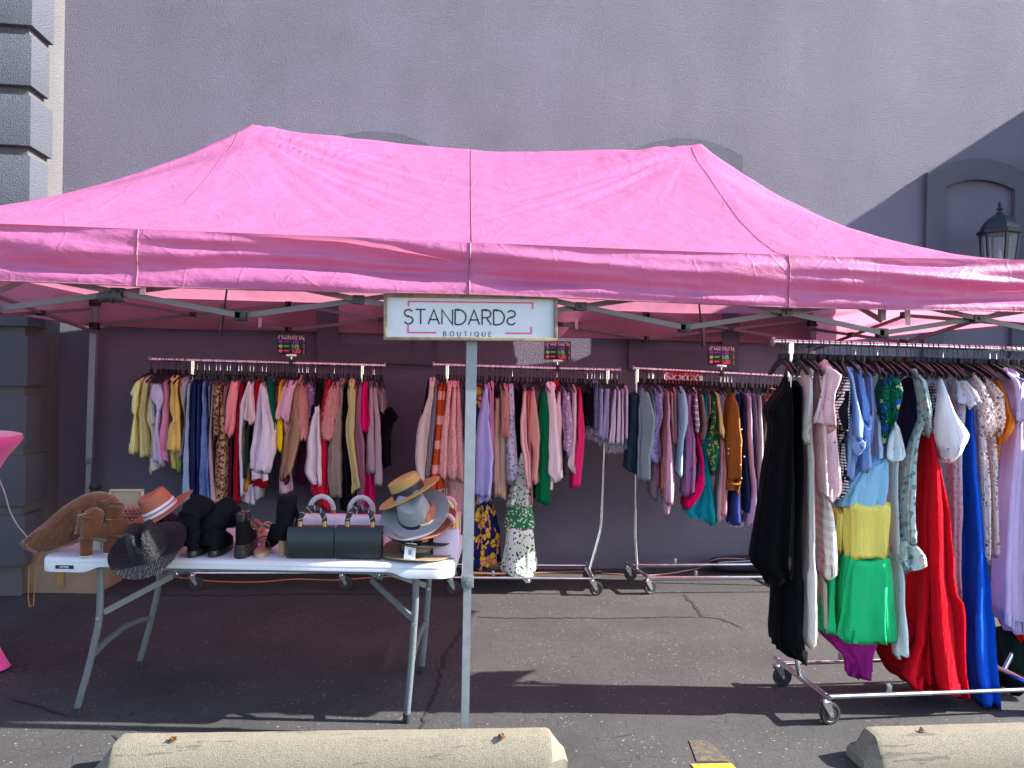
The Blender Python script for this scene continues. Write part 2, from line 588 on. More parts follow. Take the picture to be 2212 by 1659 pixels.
# ------------------------------------------------------------------ left pilaster of stacked blocks
PX, PYF = -2.72, 5.74
pil = thing('block_pilaster', 'stucco pilaster with stacked alternating blocks at the left end of wall', 'pilaster', (PX - 0.5, PYF, 0))
b = MB()
b.box((PX - 0.5, (PYF + 0.05 + WY - 0.001) / 2, 4.2), (1.0, WY - PYF - 0.051, 8.6))
b.build('pilaster_shaft', M['stucco_pale'], pil, 30)
pitch = 0.418
z = 0.02
i = 0
zs = []
z0 = 3.99 - pitch * 9 - 0.01
while z0 + i * pitch < 8:
    zb = z0 + i * pitch
    zt = zb + 0.352
    zb = max(zb, 0.002)
    ln = 0.33 if i % 2 else 0.27
    b = MB()
    b.box((PX - 0.5 + 0.02, PYF + ln / 2 - 0.0, (zb + zt) / 2), (1.04, ln, zt - zb), bev=0.008)
    o = b.build('block', M['stucco_block'], pil, 30)
    i += 1

# ------------------------------------------------------------------ wing of the building on the right (out of frame, throws the slanting shade)
wing = thing('side_wing', 'stucco wing of the building beyond the right end of the canopy', 'building', (6.6, 5.42, 0))
b = MB()
b.box((9.1, 5.42 + 0.45, 2.38), (5.0, 0.9, 4.76))
b.build('wing_wall', M['stucco'], wing, 30)
b = MB()
b.box((9.1, 5.42 + 0.45, 4.815), (5.0, 0.9, 0.11))
b.build('coping', M['stucco_dark'], wing, 30)

# ------------------------------------------------------------------ wall lantern
LX, LY = 4.965, 6.05
lan = thing('wall_lantern', 'dark metal wall lantern with domed cap and finial above canopy', 'lantern', (LX, LY, 2.4))
M['lantern'] = simple('lantern_paint', (0.018, 0.024, 0.035), 0.4, 0.4)
def hexa(r, z):
    return [(LX + r * math.cos(R(60 * k + 12)), LY + r * math.sin(R(60 * k + 12)), z) for k in range(6)]
b = MB()
prof = [(0.168, 2.905), (0.176, 2.935), (0.150, 2.945), (0.143, 2.97), (0.118, 3.015), (0.08, 3.05), (0.042, 3.07), (0.03, 3.09), (0.014, 3.10)]
b.loft([hexa(r, z) for r, z in prof])
b.build('roof', M['lantern'], lan, 25)
b = MB()
b.lathe([(0.012, 3.098), (0.012, 3.11), (0.03, 3.118), (0.014, 3.135), (0.01, 3.14), (0.018, 3.155), (0.014, 3.175), (0.002, 3.19)], (LX, LY, 0), 14)
b.build('finial', M['lantern'], lan)
b = MB()
hx, hb = hexa(0.145, 2.90), hexa(0.108, 2.52)
for k in range(6):
    b.bar(hx[k], hb[k], 0.016, 0.016)
    b.bar(hb[k], hb[(k + 1) % 6], 0.02, 0.02)
b.loft([hexa(0.116, 2.53), hexa(0.116, 2.5), hexa(0.06, 2.44), hexa(0.02, 2.38)])
b.build('frame', M['lantern'], lan, 25)
t = NT('lantern_glass')
gl = t.bsdf((0.8, 0.82, 0.85), 0.12, 0, None, 0.5, Transmission_Weight=0.9, IOR=1.05)
M['glass'] = t.done(gl)
for k in range(6):
    b = MB()
    b.add([hx[k], hx[(k + 1) % 6], hb[(k + 1) % 6], hb[k]], [(0, 1, 2, 3)])
    b.build('pane', M['glass'], lan, 0)
b = MB()
b.lathe([(0.018, 2.53), (0.018, 2.66), (0.028, 2.70), (0.012, 2.77), (0.001, 2.79)], (LX, LY, 0), 12)
b.build('candle_bulb', simple('bulb', (0.3, 0.28, 0.26), 0.3), lan)
b = MB()
b.tube([(LX, 6.28, 2.42), (LX, 6.18, 2.36), (LX, LY, 2.385)], 0.016)
b.box((LX, 6.265, 2.45), (0.12, 0.03, 0.3), bev=0.008)
b.build('bracket', M['lantern'], lan)

# ------------------------------------------------------------------ concrete wheel stops
def concrete():
    t = NT('concrete')
    co = t.coord()
    n = t.noise(co, 240, 3, 0.7)
    n2 = t.noise(co, 7, 4, 0.6)
    c = t.ramp(n, [(0.3, (0.12, 0.106, 0.080)), (0.5, (0.20, 0.182, 0.138)), (0.72, (0.28, 0.262, 0.215))])
    c = t.mix(t.math('MULTIPLY', t.ramp(n2, [(0.45, (0, 0, 0)), (0.75, (1, 1, 1))]), 0.35), c, (0.15, 0.135, 0.10, 1))
    w = t.math('GREATER_THAN', t.noise(co, 14, 4, 0.65), 0.70)
    c = t.mix(t.math('MULTIPLY', w, 0.6), c, (0.36, 0.34, 0.30, 1))
    sc_ = t.math('GREATER_THAN', t.noise(t.mapping(co, (2.2, 26, 26)), 1, 4, 0.65), 0.63)
    c = t.mix(t.math('MULTIPLY', sc_, 0.45), c, (0.05, 0.046, 0.04, 1))
    pore = t.vor(co, 130)
    c = t.mix(t.math('MULTIPLY', t.math('LESS_THAN', pore.outputs['Distance'], 0.16), 0.5), c, (0.04, 0.035, 0.028, 1))
    return t.done(t.bsdf(c, 0.9, 0, t.bump(t.math('ADD', n, t.math('MULTIPLY', n2, 1.5)), 0.9, 0.006), 0.2))
M['concrete'] = concrete()
M['rust'] = simple('rust', (0.10, 0.035, 0.015), 0.85, 0.2, vary=0.5, scale=200, bump=0.6)
def wheel_stop(x0, x1, yb, lab, bolts, rz=0.0):
    H = 0.132
    yaw = rz
    L = x1 - x0
    cx, cy = (x0 + x1) / 2, yb - 0.075
    t = thing('wheel_stop', lab, 'wheel stop', (cx, cy, 0), 'concrete wheel stops')
    prof = [(-0.098, 0.001), (-0.092, 0.052), (-0.045, 0.122), (-0.034, H), (0.040, H), (0.052, 0.122), (0.092, 0.052), (0.098, 0.001)]
    rings = []
    xs = [-L / 2 - 0.07, -L / 2 - 0.055, -L / 2 - 0.004, -L / 2 + 0.01] + list(np.linspace(-L / 2 + 0.05, L / 2 - 0.05, 24)) + [L / 2 - 0.01, L / 2 + 0.004, L / 2 + 0.055, L / 2 + 0.07]
    for k, x in enumerate(xs):
        ring = []
        e = {0: 0.30, 1: 0.40, 2: 0.96}.get(min(k, len(xs) - 1 - k), 1.0)
        for y, z in prof:
            wob = 0.0022 * noise.noise(Vector((x * 9, y * 30, z * 40)))
            zz = z if e == 1 else min(z, H * e)
            yy = y * (0.72 if e < 0.5 else (0.97 if e < 1 else 1))
            ca, sa = math.cos(yaw), math.sin(yaw)
            ring.append((cx + x * ca - yy * sa, cy + x * sa + yy * ca, zz + wob))
        rings.append(ring)
    b = MB()
    b.loft(rings)
    b.build('concrete_block', M['concrete'], t, 28)
    for bx, by in bolts:
        q = MB()
        r = random.Random(int(bx * 1000))
        for k in range(5):
            q.box((bx + r.uniform(-.012, .012), by + r.uniform(-.008, .008), H + 0.006), (r.uniform(.006, .016), r.uniform(.006, .014), r.uniform(.008, .018)), Matrix.Rotation(r.uniform(0, 3), 3, 'Z') @ Matrix.Rotation(r.uniform(-.6, .6), 3, 'X'), 0.002)
        q.lathe([(0.015, H + 0.0015), (0.012, H + 0.003)], (bx, by, 0), 10)
        q.build('rusty_bolt', M['rust'], t, 40)
    return t
bA, bB = G(372, 1600, 0.132), G(1085, 1593, 0.132)
wheel_stop(-1.14, 0.575, 3.235, 'pale concrete wheel stop with two rusty bolts in front of folding table', [bA[:2], bB[:2]], -0.055)
wheel_stop(1.925, 3.70, 3.06, 'concrete wheel stop with shaded left end in front of dress rack', [], -0.02)
b = MB()
lp = G(1992, 1580, 0.134)
M['dry_leaf'] = simple('dry_leaf', (0.09, 0.04, 0.02), 0.8, vary=0.4)
b.add([(lp[0] - .02, lp[1], .135), (lp[0], lp[1] - .012, .142), (lp[0] + .022, lp[1] - .004, .136), (lp[0] + .004, lp[1] + .014, .15)], [(0, 1, 3), (1, 2, 3), (3, 2, 0), (0, 2, 1)])
tag(b.build('dry_leaf', M['dry_leaf'], smooth=0, org=(lp[0], lp[1], .133)), 'curled brown dry leaf lying on the right concrete wheel stop', 'leaf')
# ================================================================== CANOPY TENT
def canopy_cloth(name, inner):
    t = NT(name)
    co = t.coord()
    n = t.noise(t.mapping(co, (1, 1, 2)), 14, 4, 0.6)
    fine = t.noise(co, 60, 4, 0.7, 1.0)
    cr = t.vor(t.mapping(co, (1, 1, 1), (0.3, 0.2, 0.5)), 4.5, 'DISTANCE_TO_EDGE')
    crease = t.math('MULTIPLY', t.math('SUBTRACT', 0.06, t.math('MINIMUM', t.math('ADD', cr.outputs['Distance'], t.math('MULTIPLY', n, 0.05)), 0.06)), 3.0)
    h = t.math('ADD', t.math('MULTIPLY', n, 0.7), t.math('ADD', t.math('MULTIPLY', fine, 0.12), crease))
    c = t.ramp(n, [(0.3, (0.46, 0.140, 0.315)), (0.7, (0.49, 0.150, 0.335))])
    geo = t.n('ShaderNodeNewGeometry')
    c = t.mix(geo.outputs['Backfacing'], c, (0.30, 0.145, 0.185, 1))       # the underside is a darker, duller pink
    nr = t.bump(h, 0.42, 0.025)
    p = t.bsdf(c, 0.5, 0, nr, 0.4)
    tl = t.n('ShaderNodeBsdfTranslucent')
    t.val(tl.inputs[0], inner)
    mx = t.n('ShaderNodeMixShader')
    mx.inputs[0].default_value = 0.42
    t.l(p.outputs[0], mx.inputs[1])
    t.l(tl.outputs[0], mx.inputs[2])
    return t.done(mx)
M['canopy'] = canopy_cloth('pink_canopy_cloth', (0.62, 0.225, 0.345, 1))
M['seam'] = simple('pink_seam', (0.30, 0.075, 0.17), 0.95, spec=0.05)

TFL, TFR, TBL, TBR = (-2.75, 3.30), (3.20, 3.30), (-2.47, 6.292), (3.41, 6.292)
EAVE, VBOT = 2.165, 1.935
PK = [(-1.06, 4.775, 3.085), (1.74, 4.775, 3.125)]
tent = thing('canopy_tent', 'pink pop-up canopy tent covering the clothing stall', 'canopy tent', ((TFL[0] + TFR[0]) / 2, 4.78, 0))
def plan(s, t_):
    a = [TFL[k] * (1 - s) + TFR[k] * s for k in (0, 1)]
    c = [TBL[k] * (1 - s) + TBR[k] * s for k in (0, 1)]
    x, y = a[0] * (1 - t_) + c[0] * t_, a[1] * (1 - t_) + c[1] * t_
    if t_ > 0.9:                                # the back edge bows a little away from the wall
        k = (t_ - 0.9) / 0.1
        y -= k * (0.075 * math.exp(-((x - 1.65) / 0.42) ** 4) + 0.026 * math.exp(-((x + 2.45) / 0.45) ** 2))
    return x, y
S0, S1 = 0.272, 0.748
NS, NTT = 300, 150
def roof_z(s, t_):
    hf, hb_ = t_ / 0.5, (1 - t_) / 0.5
    hl, hr = s / S0, (1 - s) / (1 - S1)
    h = min(hf, hb_, hl, hr, 1.0)
    side = min(hl, hr)
    fb = min(hf, hb_)
    w = math.exp(-((fb - side) / 0.16) ** 2)
    w2 = 0.9 if side < fb else 0.0
    ex = 1.36 + 0.5 * max(w, w2 * 0.6)
    g_ = h ** ex
    kk = min(1, max(0, (s - S0) / (S1 - S0)))
    pk = PK[0][2] * (1 - kk) + PK[1][2] * kk - 0.105 * math.sin(math.pi * kk) ** 0.9
    ev = EAVE + 0.035 * max(0.0, (s - 0.74) / 0.26) ** 1.5
    return ev + (pk - ev) * g_
vs = np.zeros(((NS + 1) * (NTT + 1), 3))
for j in range(NTT + 1):
    for i in range(NS + 1):
        s, t_ = i / NS, j / NTT
        x, y = plan(s, t_)
        z = roof_z(s, t_)
        # tension creases radiating from both peaks, strongest half way down
        best = 0.0
        for q, sg in ((PK[0], 1), (PK[1], -1)):
            dx, dy = (x - q[0]) * sg, (y - q[1])
            r_ = math.hypot(dx, dy)
            if r_ < 1e-3:
                continue
            an = math.atan2(dy, dx)
            n1 = noise.noise(Vector((an * 9.0 + sg * 5, r_ * 0.8, 1.7)))
            n2 = noise.noise(Vector((an * 23.0 + sg * 9, r_ * 1.3, 4.2)))
            fade = min(1, r_ / 0.35) * math.exp(-(r_ / 1.25) ** 2 * 0.9)
            best += fade * ((1 - abs(n1) * 2.4) * 0.019 + (1 - abs(n2) * 2.2) * 0.015) * (0.12 + 1.0 * math.exp(-((abs(an) - 0.38) / 0.42) ** 2))
        crump = noise.fractal(Vector((x * 5, y * 5, 0.3)), 1.0, 2.0, 3)
        hf = min(t_, 1 - t_, s, 1 - s)
        z += best * min(1, hf / 0.08) + 0.006 * crump * min(1, hf / 0.03)
        vs[j * (NS + 1) + i] = (x, y, z)
b = MB()
b.add(vs, [(j * (NS + 1) + i, j * (NS + 1) + i + 1, (j + 1) * (NS + 1) + i + 1, (j + 1) * (NS + 1) + i) for j in range(NTT) for i in range(NS)])
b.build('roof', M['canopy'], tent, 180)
def roof_pt(x, tpos, dz=0.003):
    y = TFL[1] * (1 - tpos) + TBL[1] * tpos
    xl, xr = TFL[0] * (1 - tpos) + TBL[0] * tpos, TFR[0] * (1 - tpos) + TBR[0] * tpos
    s = (x - xl) / (xr - xl)
    i = s * NS
    j = tpos * NTT
    i0, j0 = int(min(NS - 1, max(0, i))), int(min(NTT - 1, j))
    fi, fj = i - i0, j - j0
    g = lambda a, c: vs[c * (NS + 1) + a]
    p = (g(i0, j0) * (1 - fi) + g(i0 + 1, j0) * fi) * (1 - fj) + (g(i0, j0 + 1) * (1 - fi) + g(i0 + 1, j0 + 1) * fi) * fj
    return p + np.array([0, 0, dz])
for xa, xb in ((-1.06, -1.12), (0.32, 0.235), (1.74, 1.67)):
    pts = [roof_pt(xa + (xb - xa) * (1 - k), 0.004 + 0.49 * k) for k in np.linspace(0, 1, 50)]
    b = MB()
    b.tube(pts, 0.0015, 6)
    b.build('roof_seam', M['canopy'], tent)

# valances: four cloth strips hung from the eave
def valance(name, pa, pb, nrm, seed, amp, n=260, m_=26, seams=(), flip=False, path=None):
    pa, pb, nrm = np.array(pa, float), np.array(pb, float), np.array([*nrm, 0], float)
    L = np.linalg.norm(pb - pa)
    V_ = []
    for j in range(m_ + 1):
        v = j / m_
        for i in range(n + 1):
            u = i / n
            x = u * L
            p = np.array([*(pa + (pb - pa) * u), EAVE + (VBOT - EAVE) * v + (0.035 * max(0.0, ((pa + (pb - pa) * u)[0] - 1.66) / 1.54) ** 1.5 * (1 - v))])
            if path:
                p[:2] = path(u, 1.0)
            pin = 1.0
            for sx in seams:
                pin = min(pin, abs(x - sx) / 0.25)
            pin = 0.25 + 0.75 * min(1, pin)
            f1 = noise.noise(Vector((x * 0.55 + seed, v * 2.3 + 0.9 * noise.noise(Vector((x * 0.7, seed, 0))), seed)))
            f2 = noise.noise(Vector((x * 1.5 + seed, v * 5.5 - x * 0.35, seed + 3)))
            f3 = noise.fractal(Vector((x * 5, v * 2.4, seed)), 1.0, 2.0, 3)
            env = math.sin(math.pi * min(1, v * 0.93 + 0.05)) ** 0.6
            d = (f1 * 0.060 + f2 * 0.026 + f3 * 0.006) * amp * env * pin + 0.012 * v
            sag = 0.010 * noise.noise(Vector((x * 0.8, seed, 5))) * v
            q = p + nrm * d
            q[2] += sag
            V_.append(q)
    b = MB()
    b.add(V_, [(j * (n + 1) + i, j * (n + 1) + i + 1, (j + 1) * (n + 1) + i + 1, (j + 1) * (n + 1) + i)[::-1 if flip else 1] for j in range(m_) for i in range(n)])
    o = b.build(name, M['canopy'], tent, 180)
    hem = [V_[m_ * (n + 1) + i] for i in range(0, n + 1, 2)]
    b = MB()
    b.tube(hem, 0.0035, 5)
    b.build('hem', M['canopy'], o, org=ROOT[tent.name])
    for sx in seams:
        i = int(round(sx / L * n))
        b = MB()
        b.tube([V_[j * (n + 1) + i] + nrm * 0.002 for j in range(m_ + 1)], 0.0035, 5)
        b.build('valance_seam', M['canopy'], o, org=ROOT[tent.name])
    return o
valance('valance', TFL, TFR, (0, -1), 2.0, 1.35, seams=(1.63, 2.985, 4.42), flip=True)
bk = [plan(k, 1.0) for k in (0, 1)]
valance('valance', plan(0, 1), plan(1, 1), (0, 0.18), 7.0, 0.2, path=plan)
valance('valance', TFL, TBL, (-1, 0.1), 11.0, 0.7, 140)
valance('valance', TFR, TBR, (1, -0.05), 15.0, 0.7, 140, flip=True)

# frame: legs, sliding brackets, scissor bars
YF, YB = 3.385, 6.225
legs = {'FL': (-2.70, YF), 'FM': (0.245, YF), 'FR': (3.15, YF), 'BL': (-2.43, YB), 'BM': (0.44, YB), 'BR': (3.37, YB)}
lean = {'BL': -0.05, 'FM': 0.0}
for k, (x, y) in legs.items():
    b = MB()
    lx = lean.get(k, 0)
    b.bar((x + lx, y, 0.012), (x + lx * 0.4, y, 0.92 if k != 'FM' else 0.70), 0.034, 0.034, (0, 1, 0))
    b.build('leg', M['steel_grey'], tent, 20)
    b = MB()
    b.bar((x + lx * 0.4, y, 0.90 if k != 'FM' else 0.68), (x, y, 2.14), 0.046, 0.046, (0, 1, 0))
    b.build('leg', M['steel_grey'], tent, 20)
    b = MB()
    zc = 0.69 if k == 'FM' else 0.905
    b.box((x + lx * 0.4, y, zc), (0.052, 0.056, 0.055), bev=0.006)
    b.lathe([(0.011, 0), (0.011, 0.008)], (x + lx * 0.4, y - 0.030, zc), 12, Matrix.Rotation(R(90), 3, 'X'))
    b.build('leg_latch', M['table_leg'], tent)
    b = MB()
    b.box((x, y, 2.12), (0.066, 0.066, 0.075), bev=0.006)
    b.box((x, y, 1.93), (0.062, 0.062, 0.06), bev=0.006)
    b.build('bracket', M['black_plastic'], tent)
    b = MB()
    b.box((x + lx, y, 0.006), (0.10, 0.10, 0.01))
    b.build('foot_plate', M['steel_grey'], tent, 20)
def truss(pa, pb, k, zl=1.885, zu=2.115):
    pa, pb = np.array(pa), np.array(pb)
    d = unit([*(pb - pa), 0])
    s = np.array([-d[1], d[0], 0]) * 0.014
    for i in range(k):
        a, c = pa + (pb - pa) * i / k, pa + (pb - pa) * (i + 1) / k
        for q, (z0_, z1_) in ((1, (zl, zu)), (-1, (zu, zl))):
            b = MB()
            b.bar(np.array([*a, z0_]) + s * q, np.array([*c, z1_]) + s * q, 0.012, 0.023)
            b.build('truss_bar', M['frame_bar'], tent, 20)
        mid = np.array([*((a + c) / 2), (zl + zu) / 2])
        b = MB()
        b.bar(mid - d * 0.025, mid + d * 0.025, 0.05, 0.036)
        b.lathe([(0.008, 0), (0.007, 0.006)], mid + np.array([0, -0.026, 0]), 10, Matrix.Rotation(R(90), 3, 'X'))
        b.build('truss_joint', M['black_plastic'], tent, 30)
        if 0 < i:
            b = MB()
            b.box((*a, zl), (0.05, 0.04, 0.045), bev=0.004)
            b.build('truss_joint', M['black_plastic'], tent, 30)
            b = MB()
            b.box((*a, zu), (0.05, 0.04, 0.045), bev=0.004)
            b.build('truss_joint', M['black_plastic'], tent, 30)
L_ = legs
truss(L_['FL'], L_['FM'], 3, 1.83, 1.995)
truss(L_['FM'], L_['FR'], 3, 1.83, 1.995)
truss(L_['BL'], L_['BM'], 2, 1.94, 2.14)
truss(L_['BM'], L_['BR'], 2, 1.94, 2.14)
truss(L_['FL'], L_['BL'], 2, 1.88, 2.06)
truss(L_['FR'], L_['BR'], 2, 1.88, 2.06)
truss(L_['FM'], L_['BM'], 2, 1.95, 2.17)
for q, ff, bb in ((PK[0], (-1.72, YF), (-1.5, YB)), (PK[1], (2.18, YF), (2.40, YB))):
    b = MB()
    b.bar((q[0], q[1], 2.25), (q[0], q[1], q[2] - 0.10), 0.035, 0.035, (0, 1, 0))
    b.build('peak_pole', M['frame_bar'], tent, 20)
    for e in (ff, bb):
        b = MB()
        mid = ((q[0] + e[0]) / 2, (q[1] + e[1]) / 2, 2.30)
        b.bar((e[0], e[1], 1.89), mid, 0.012, 0.023)
        b.bar(mid, (q[0], q[1], 2.42), 0.012, 0.023)
        b.bar((e[0], e[1], 1.89), (e[0], e[1], 2.13), 0.026, 0.026, (0, 1, 0))
        b.build('roof_strut', M['frame_bar'], tent, 20)
    for dx in (-1.3, 1.3):
        b = MB()
        b.bar((q[0], q[1], 2.30), (q[0] + dx, q[1], 2.22), 0.012, 0.023)
        b.build('roof_strut', M['frame_bar'], tent, 20)
# cloth ties hanging from the frame
for (u, v, Y) in ((1245 / 1.0, 703, YB - 0.03), (562, 700, YB - 0.03), (310, 622, 3.36), (1960, 690, YF + 0.03)):
    p = V(u, v, Y)
    b = MB()
    b.add([p + np.array([-0.014, 0, 0.05]), p + np.array([0.014, 0, 0.05]), p + np.array([0.010, -0.012, -0.03]), p + np.array([-0.012, -0.01, -0.028]),
           p + np.array([-0.014, 0.004, 0.05]), p + np.array([0.014, 0.004, 0.05]), p + np.array([0.010, -0.008, -0.03]), p + np.array([-0.012, -0.006, -0.028])],
          [(0, 3, 2, 1), (4, 5, 6, 7), (0, 1, 5, 4), (1, 2, 6, 5), (2, 3, 7, 6), (3, 0, 4, 7)])
    b.build('tie_strap', simple('tie', (0.5, 0.42, 0.46), 0.7), tent, 0)
# black tape wound round the left front truss, red catch on the back left leg
b = MB()
p = V(245, 641, YF - 0.02)
for k in range(7):
    b.box(p + np.array([random.uniform(-.05, .06), random.uniform(-.004, .0), random.uniform(-.006, .006)]), (random.uniform(.02, .035), .046, random.uniform(.036, .044)), Matrix.Rotation(random.uniform(-.5, .5), 3, 'Y'), 0.004)
b.build('tape', M['black_plastic'], tent)
b = MB()
p = V(205, 1052, YB - 0.03)
b.box(p, (0.075, 0.03, 0.03), bev=0.004)
b.build('tape', M['black_plastic'], tent)

# ------------------------------------------------------------------ stroke lettering (flat painted writing, each stroke a thin raised strip)
def arc(cx, cy, rx, ry, a0, a1, n=10):
    return [(cx + rx * math.cos(R(a)), cy + ry * math.sin(R(a))) for a in np.linspace(a0, a1, n)]
GL = {
    'S': (0.62, [arc(.31, .75, .27, .235, 25, 270, 12) + arc(.31, .265, .29, .25, 90, -155, 12)]),
    'T': (0.66, [[(0, 1), (.66, 1)], [(.33, 1), (.33, 0)]]),
    'A': (0.76, [[(0, 0), (.38, 1), (.76, 0)], [(.13, .32), (.63, .32)]]),
    'N': (0.72, [[(0, 0), (0, 1), (.72, 0), (.72, 1)]]),
    'D': (0.74, [[(0, 0), (0, 1), (.26, 1)] + arc(.26, .5, .48, .5, 90, -90, 14) + [(0, 0)]]),
    'R': (0.62, [[(0, 0), (0, 1), (.34, 1)] + arc(.34, .74, .26, .26, 90, -90, 9) + [(0, .48)], [(.30, .48), (.62, 0)]]),
    'B': (0.62, [[(0, 0), (0, 1), (.32, 1)] + arc(.32, .76, .24, .24, 90, -90, 8) + [(0, .52)], [(.32, .52)] + arc(.34, .26, .28, .26, 90, -90, 8) + [(0, 0)]]),
    'O': (0.9, [arc(.45, .5, .45, .5, 90, 450, 24)]),
    'U': (0.66, [[(0, 1), (0, .33)] + arc(.33, .33, .33, .33, 180, 360, 12) + [(.66, 1)]]),
    'I': (0.04, [[(.02, 0), (.02, 1)]]),
    'Q': (0.9, [arc(.45, .5, .45, .5, 90, 450, 24), [(.55, .25), (.88, -.08)]]),
    'E': (0.54, [[(.54, 1), (0, 1), (0, 0), (.54, 0)], [(0, .52), (.46, .52)]]),
    'L': (0.5, [[(0, 1), (0, 0), (.5, 0)]]),
    'F': (0.54, [[(.54, 1), (0, 1), (0, 0)], [(0, .52), (.46, .52)]]),
    'M': (0.8, [[(0, 0), (0, 1), (.4, .3), (.8, 1), (.8, 0)]]),
    '$': (0.62, [arc(.31, .72, .27, .2, 25, 270, 10) + arc(.31, .29, .29, .22, 90, -155, 10), [(.31, 1.12), (.31, -.1)]]),
    '0': (0.6, [arc(.3, .5, .3, .5, 90, 450, 18)]),
    '1': (0.3, [[(0, .8), (.2, 1), (.2, 0)]]),
    '2': (0.6, [arc(.3, .72, .29, .27, 165, -35, 10) + [(0, 0), (.62, 0)]]),
    '5': (0.58, [[(.55, 1), (.08, 1), (.04, .55)] + arc(.28, .33, .3, .32, 130, -150, 12)]),
    'a': (0.5, [arc(.24, .3, .24, .3, 90, 450, 14), [(.48, .6), (.48, 0)]]),
    'n': (0.46, [[(0, 0), (0, .6)], [(0, .38)] + arc(.23, .37, .23, .23, 180, 0, 8) + [(.46, 0)]]),
    'd': (0.5, [arc(.24, .3, .24, .3, 90, 450, 14), [(.48, 1), (.48, 0)]]),
    't': (0.34, [[(.14, .9), (.14, .1), (.3, 0)], [(0, .6), (.34, .6)]]),
    'r': (0.34, [[(0, 0), (0, .6)], [(0, .36)] + arc(.22, .36, .22, .24, 180, 60, 7)]),
    's': (0.42, [arc(.21, .45, .19, .15, 25, 270, 8) + arc(.21, .15, .21, .15, 90, -155, 8)]),
}
def strip(b, pts, w, o, ex, ez, ny, th=0.0012, closed=False):
    """thin raised ribbon along pts (2-D) in the plane o + ex*x + ez*y, rising th along ny"""
    P = [np.array(p, float) for p in pts]
    n = len(P)
    L, Q = [], []
    for i in range(n):
        t0 = P[i] - P[i - 1] if i else P[1] - P[0]
        t1 = P[i + 1] - P[i] if i < n - 1 else P[-1] - P[-2]
        t0, t1 = unit(t0), unit(t1)
        nn = unit(np.array([-(t0 + t1)[1], (t0 + t1)[0]]))
        k = 1.0 / max(0.5, abs(np.dot(nn, np.array([-t1[1], t1[0]]))))
        L.append(P[i] + nn * w / 2 * k)
        Q.append(P[i] - nn * w / 2 * k)
    w3 = lambda p, h: o + ex * p[0] + ez * p[1] + ny * h
    vs = [w3(p, th) for p in L] + [w3(p, th) for p in Q] + [w3(p, 0.0002) for p in L] + [w3(p, 0.0002) for p in Q]
    fs = []
    for i in range(n - 1):
        fs += [(i, n + i, n + i + 1, i + 1), (i, i + 1, 2 * n + i + 1, 2 * n + i), (n + i, 3 * n + i, 3 * n + i + 1, n + i + 1)]
    fs += [(0, 2 * n, 3 * n, n), (n - 1, 2 * n - 1, 4 * n - 1, 3 * n - 1)]
    b.add(vs, fs)
def text(b, s, x, y, h, w, gap, o, ex, ez, ny, th=0.0012, flip_last=False, jit=0):
    for i, ch in enumerate(s):
        if ch == ' ':
            x += h * 0.45
            continue
        wd, st = GL[ch]
        dy = random.uniform(-jit, jit) * h
        for ln in st:
            pts = [((wd - p[0]) if flip_last and i == len(s) - 1 else p[0], p[1]) for p in ln]
            strip(b, [(x + p[0] * h, y + dy + p[1] * h) for p in pts], w, o, ex, ez, ny, th)
        x += (wd + gap) * h
    return x
def text_w(s, h, gap):
    return sum((0.45 if c == ' ' else GL[c][0] + gap) * h for c in s) - gap * h
# ------------------------------------------------------------------ shop sign on the middle pole
SY = 3.335
pTL, pTR, pBL, pBR = V(829, 638, SY), V(1203, 643, SY), V(829, 731, SY), V(1203, 735, SY)
ex = unit(pTR - pTL)
ez = unit(np.cross(ex, (0, 1, 0)))
ez = ez if ez[2] > 0 else -ez
ny = np.array([0, -1.0, 0])
SW = np.linalg.norm(pTR - pTL)
SH = SW * 0.264
o0 = (pTL + pTR + pBL + pBR) / 4
sg = thing('shop_sign', 'long white STANDARDS BOUTIQUE sign in wooden frame on middle pole', 'sign', o0)
M['sign_white'] = simple('sign_white', (0.48, 0.51, 0.55), 0.35, vary=0.02)
M['sign_wood'] = simple('weathered_wood', (0.19, 0.15, 0.095), 0.7, vary=0.4, scale=25, bump=0.3)
M['ink'] = simple('dark_ink', (0.008, 0.010, 0.022), 0.45)
M['sign_pink'] = simple('sign_pink', (0.62, 0.05, 0.16), 0.45)
Rm = Matrix((ex, -ny, ez)).transposed().to_3x3()
b = MB()
b.box(o0, (SW - 0.02, 0.012, SH - 0.02), Rm)
b.build('board', M['sign_white'], sg, 20)
fw = 0.0145
for dx, dz, w, h in ((0, SH / 2 - fw / 2, SW, fw), (0, -SH / 2 + fw / 2, SW, fw), (-SW / 2 + fw / 2, 0, fw, SH - 2 * fw - .001), (SW / 2 - fw / 2, 0, fw, SH - 2 * fw - .001)):
    b = MB()
    b.box(o0 + ex * dx + ez * dz + ny * 0.004, (w, 0.034, h), Rm, 0.002)
    b.build('frame', M['sign_wood'], sg, 30)
oo = o0 + ny * 0.0062
sx = SW / 1130.0                                  # sign drawn on a 1110-wide layout, origin at its centre
def P2(x, y):
    return ((x - 838) * sx, (392 - y) * sx)
b = MB()
hh = 95 * sx
tw = text_w('STANDARDS', hh, 0.16)
text(b, 'STANDARDS', (402 - 838) * sx, (392 - 436) * sx, hh, 0.0062, 0.175, oo, ex, ez, ny, 0.0015, flip_last=True)
b.build('lettering', M['ink'], sg, 0)
b = MB()
text(b, 'BOUTIQUE', (655 - 838) * sx, (392 - 512) * sx, 29 * sx, 0.0024, 0.82, oo, ex, ez, ny, 0.0015)
b.build('lettering', M['ink'], sg, 0)
b = MB()
for ln in ([(431, 325), (431, 290), (1240, 290), (1240, 330)], [(428, 442), (428, 490), (608, 490)], [(1056, 490), (1230, 490), (1230, 448)]):
    strip(b, [P2(*p) for p in ln], 0.0062, oo, ex, ez, ny, 0.0015)
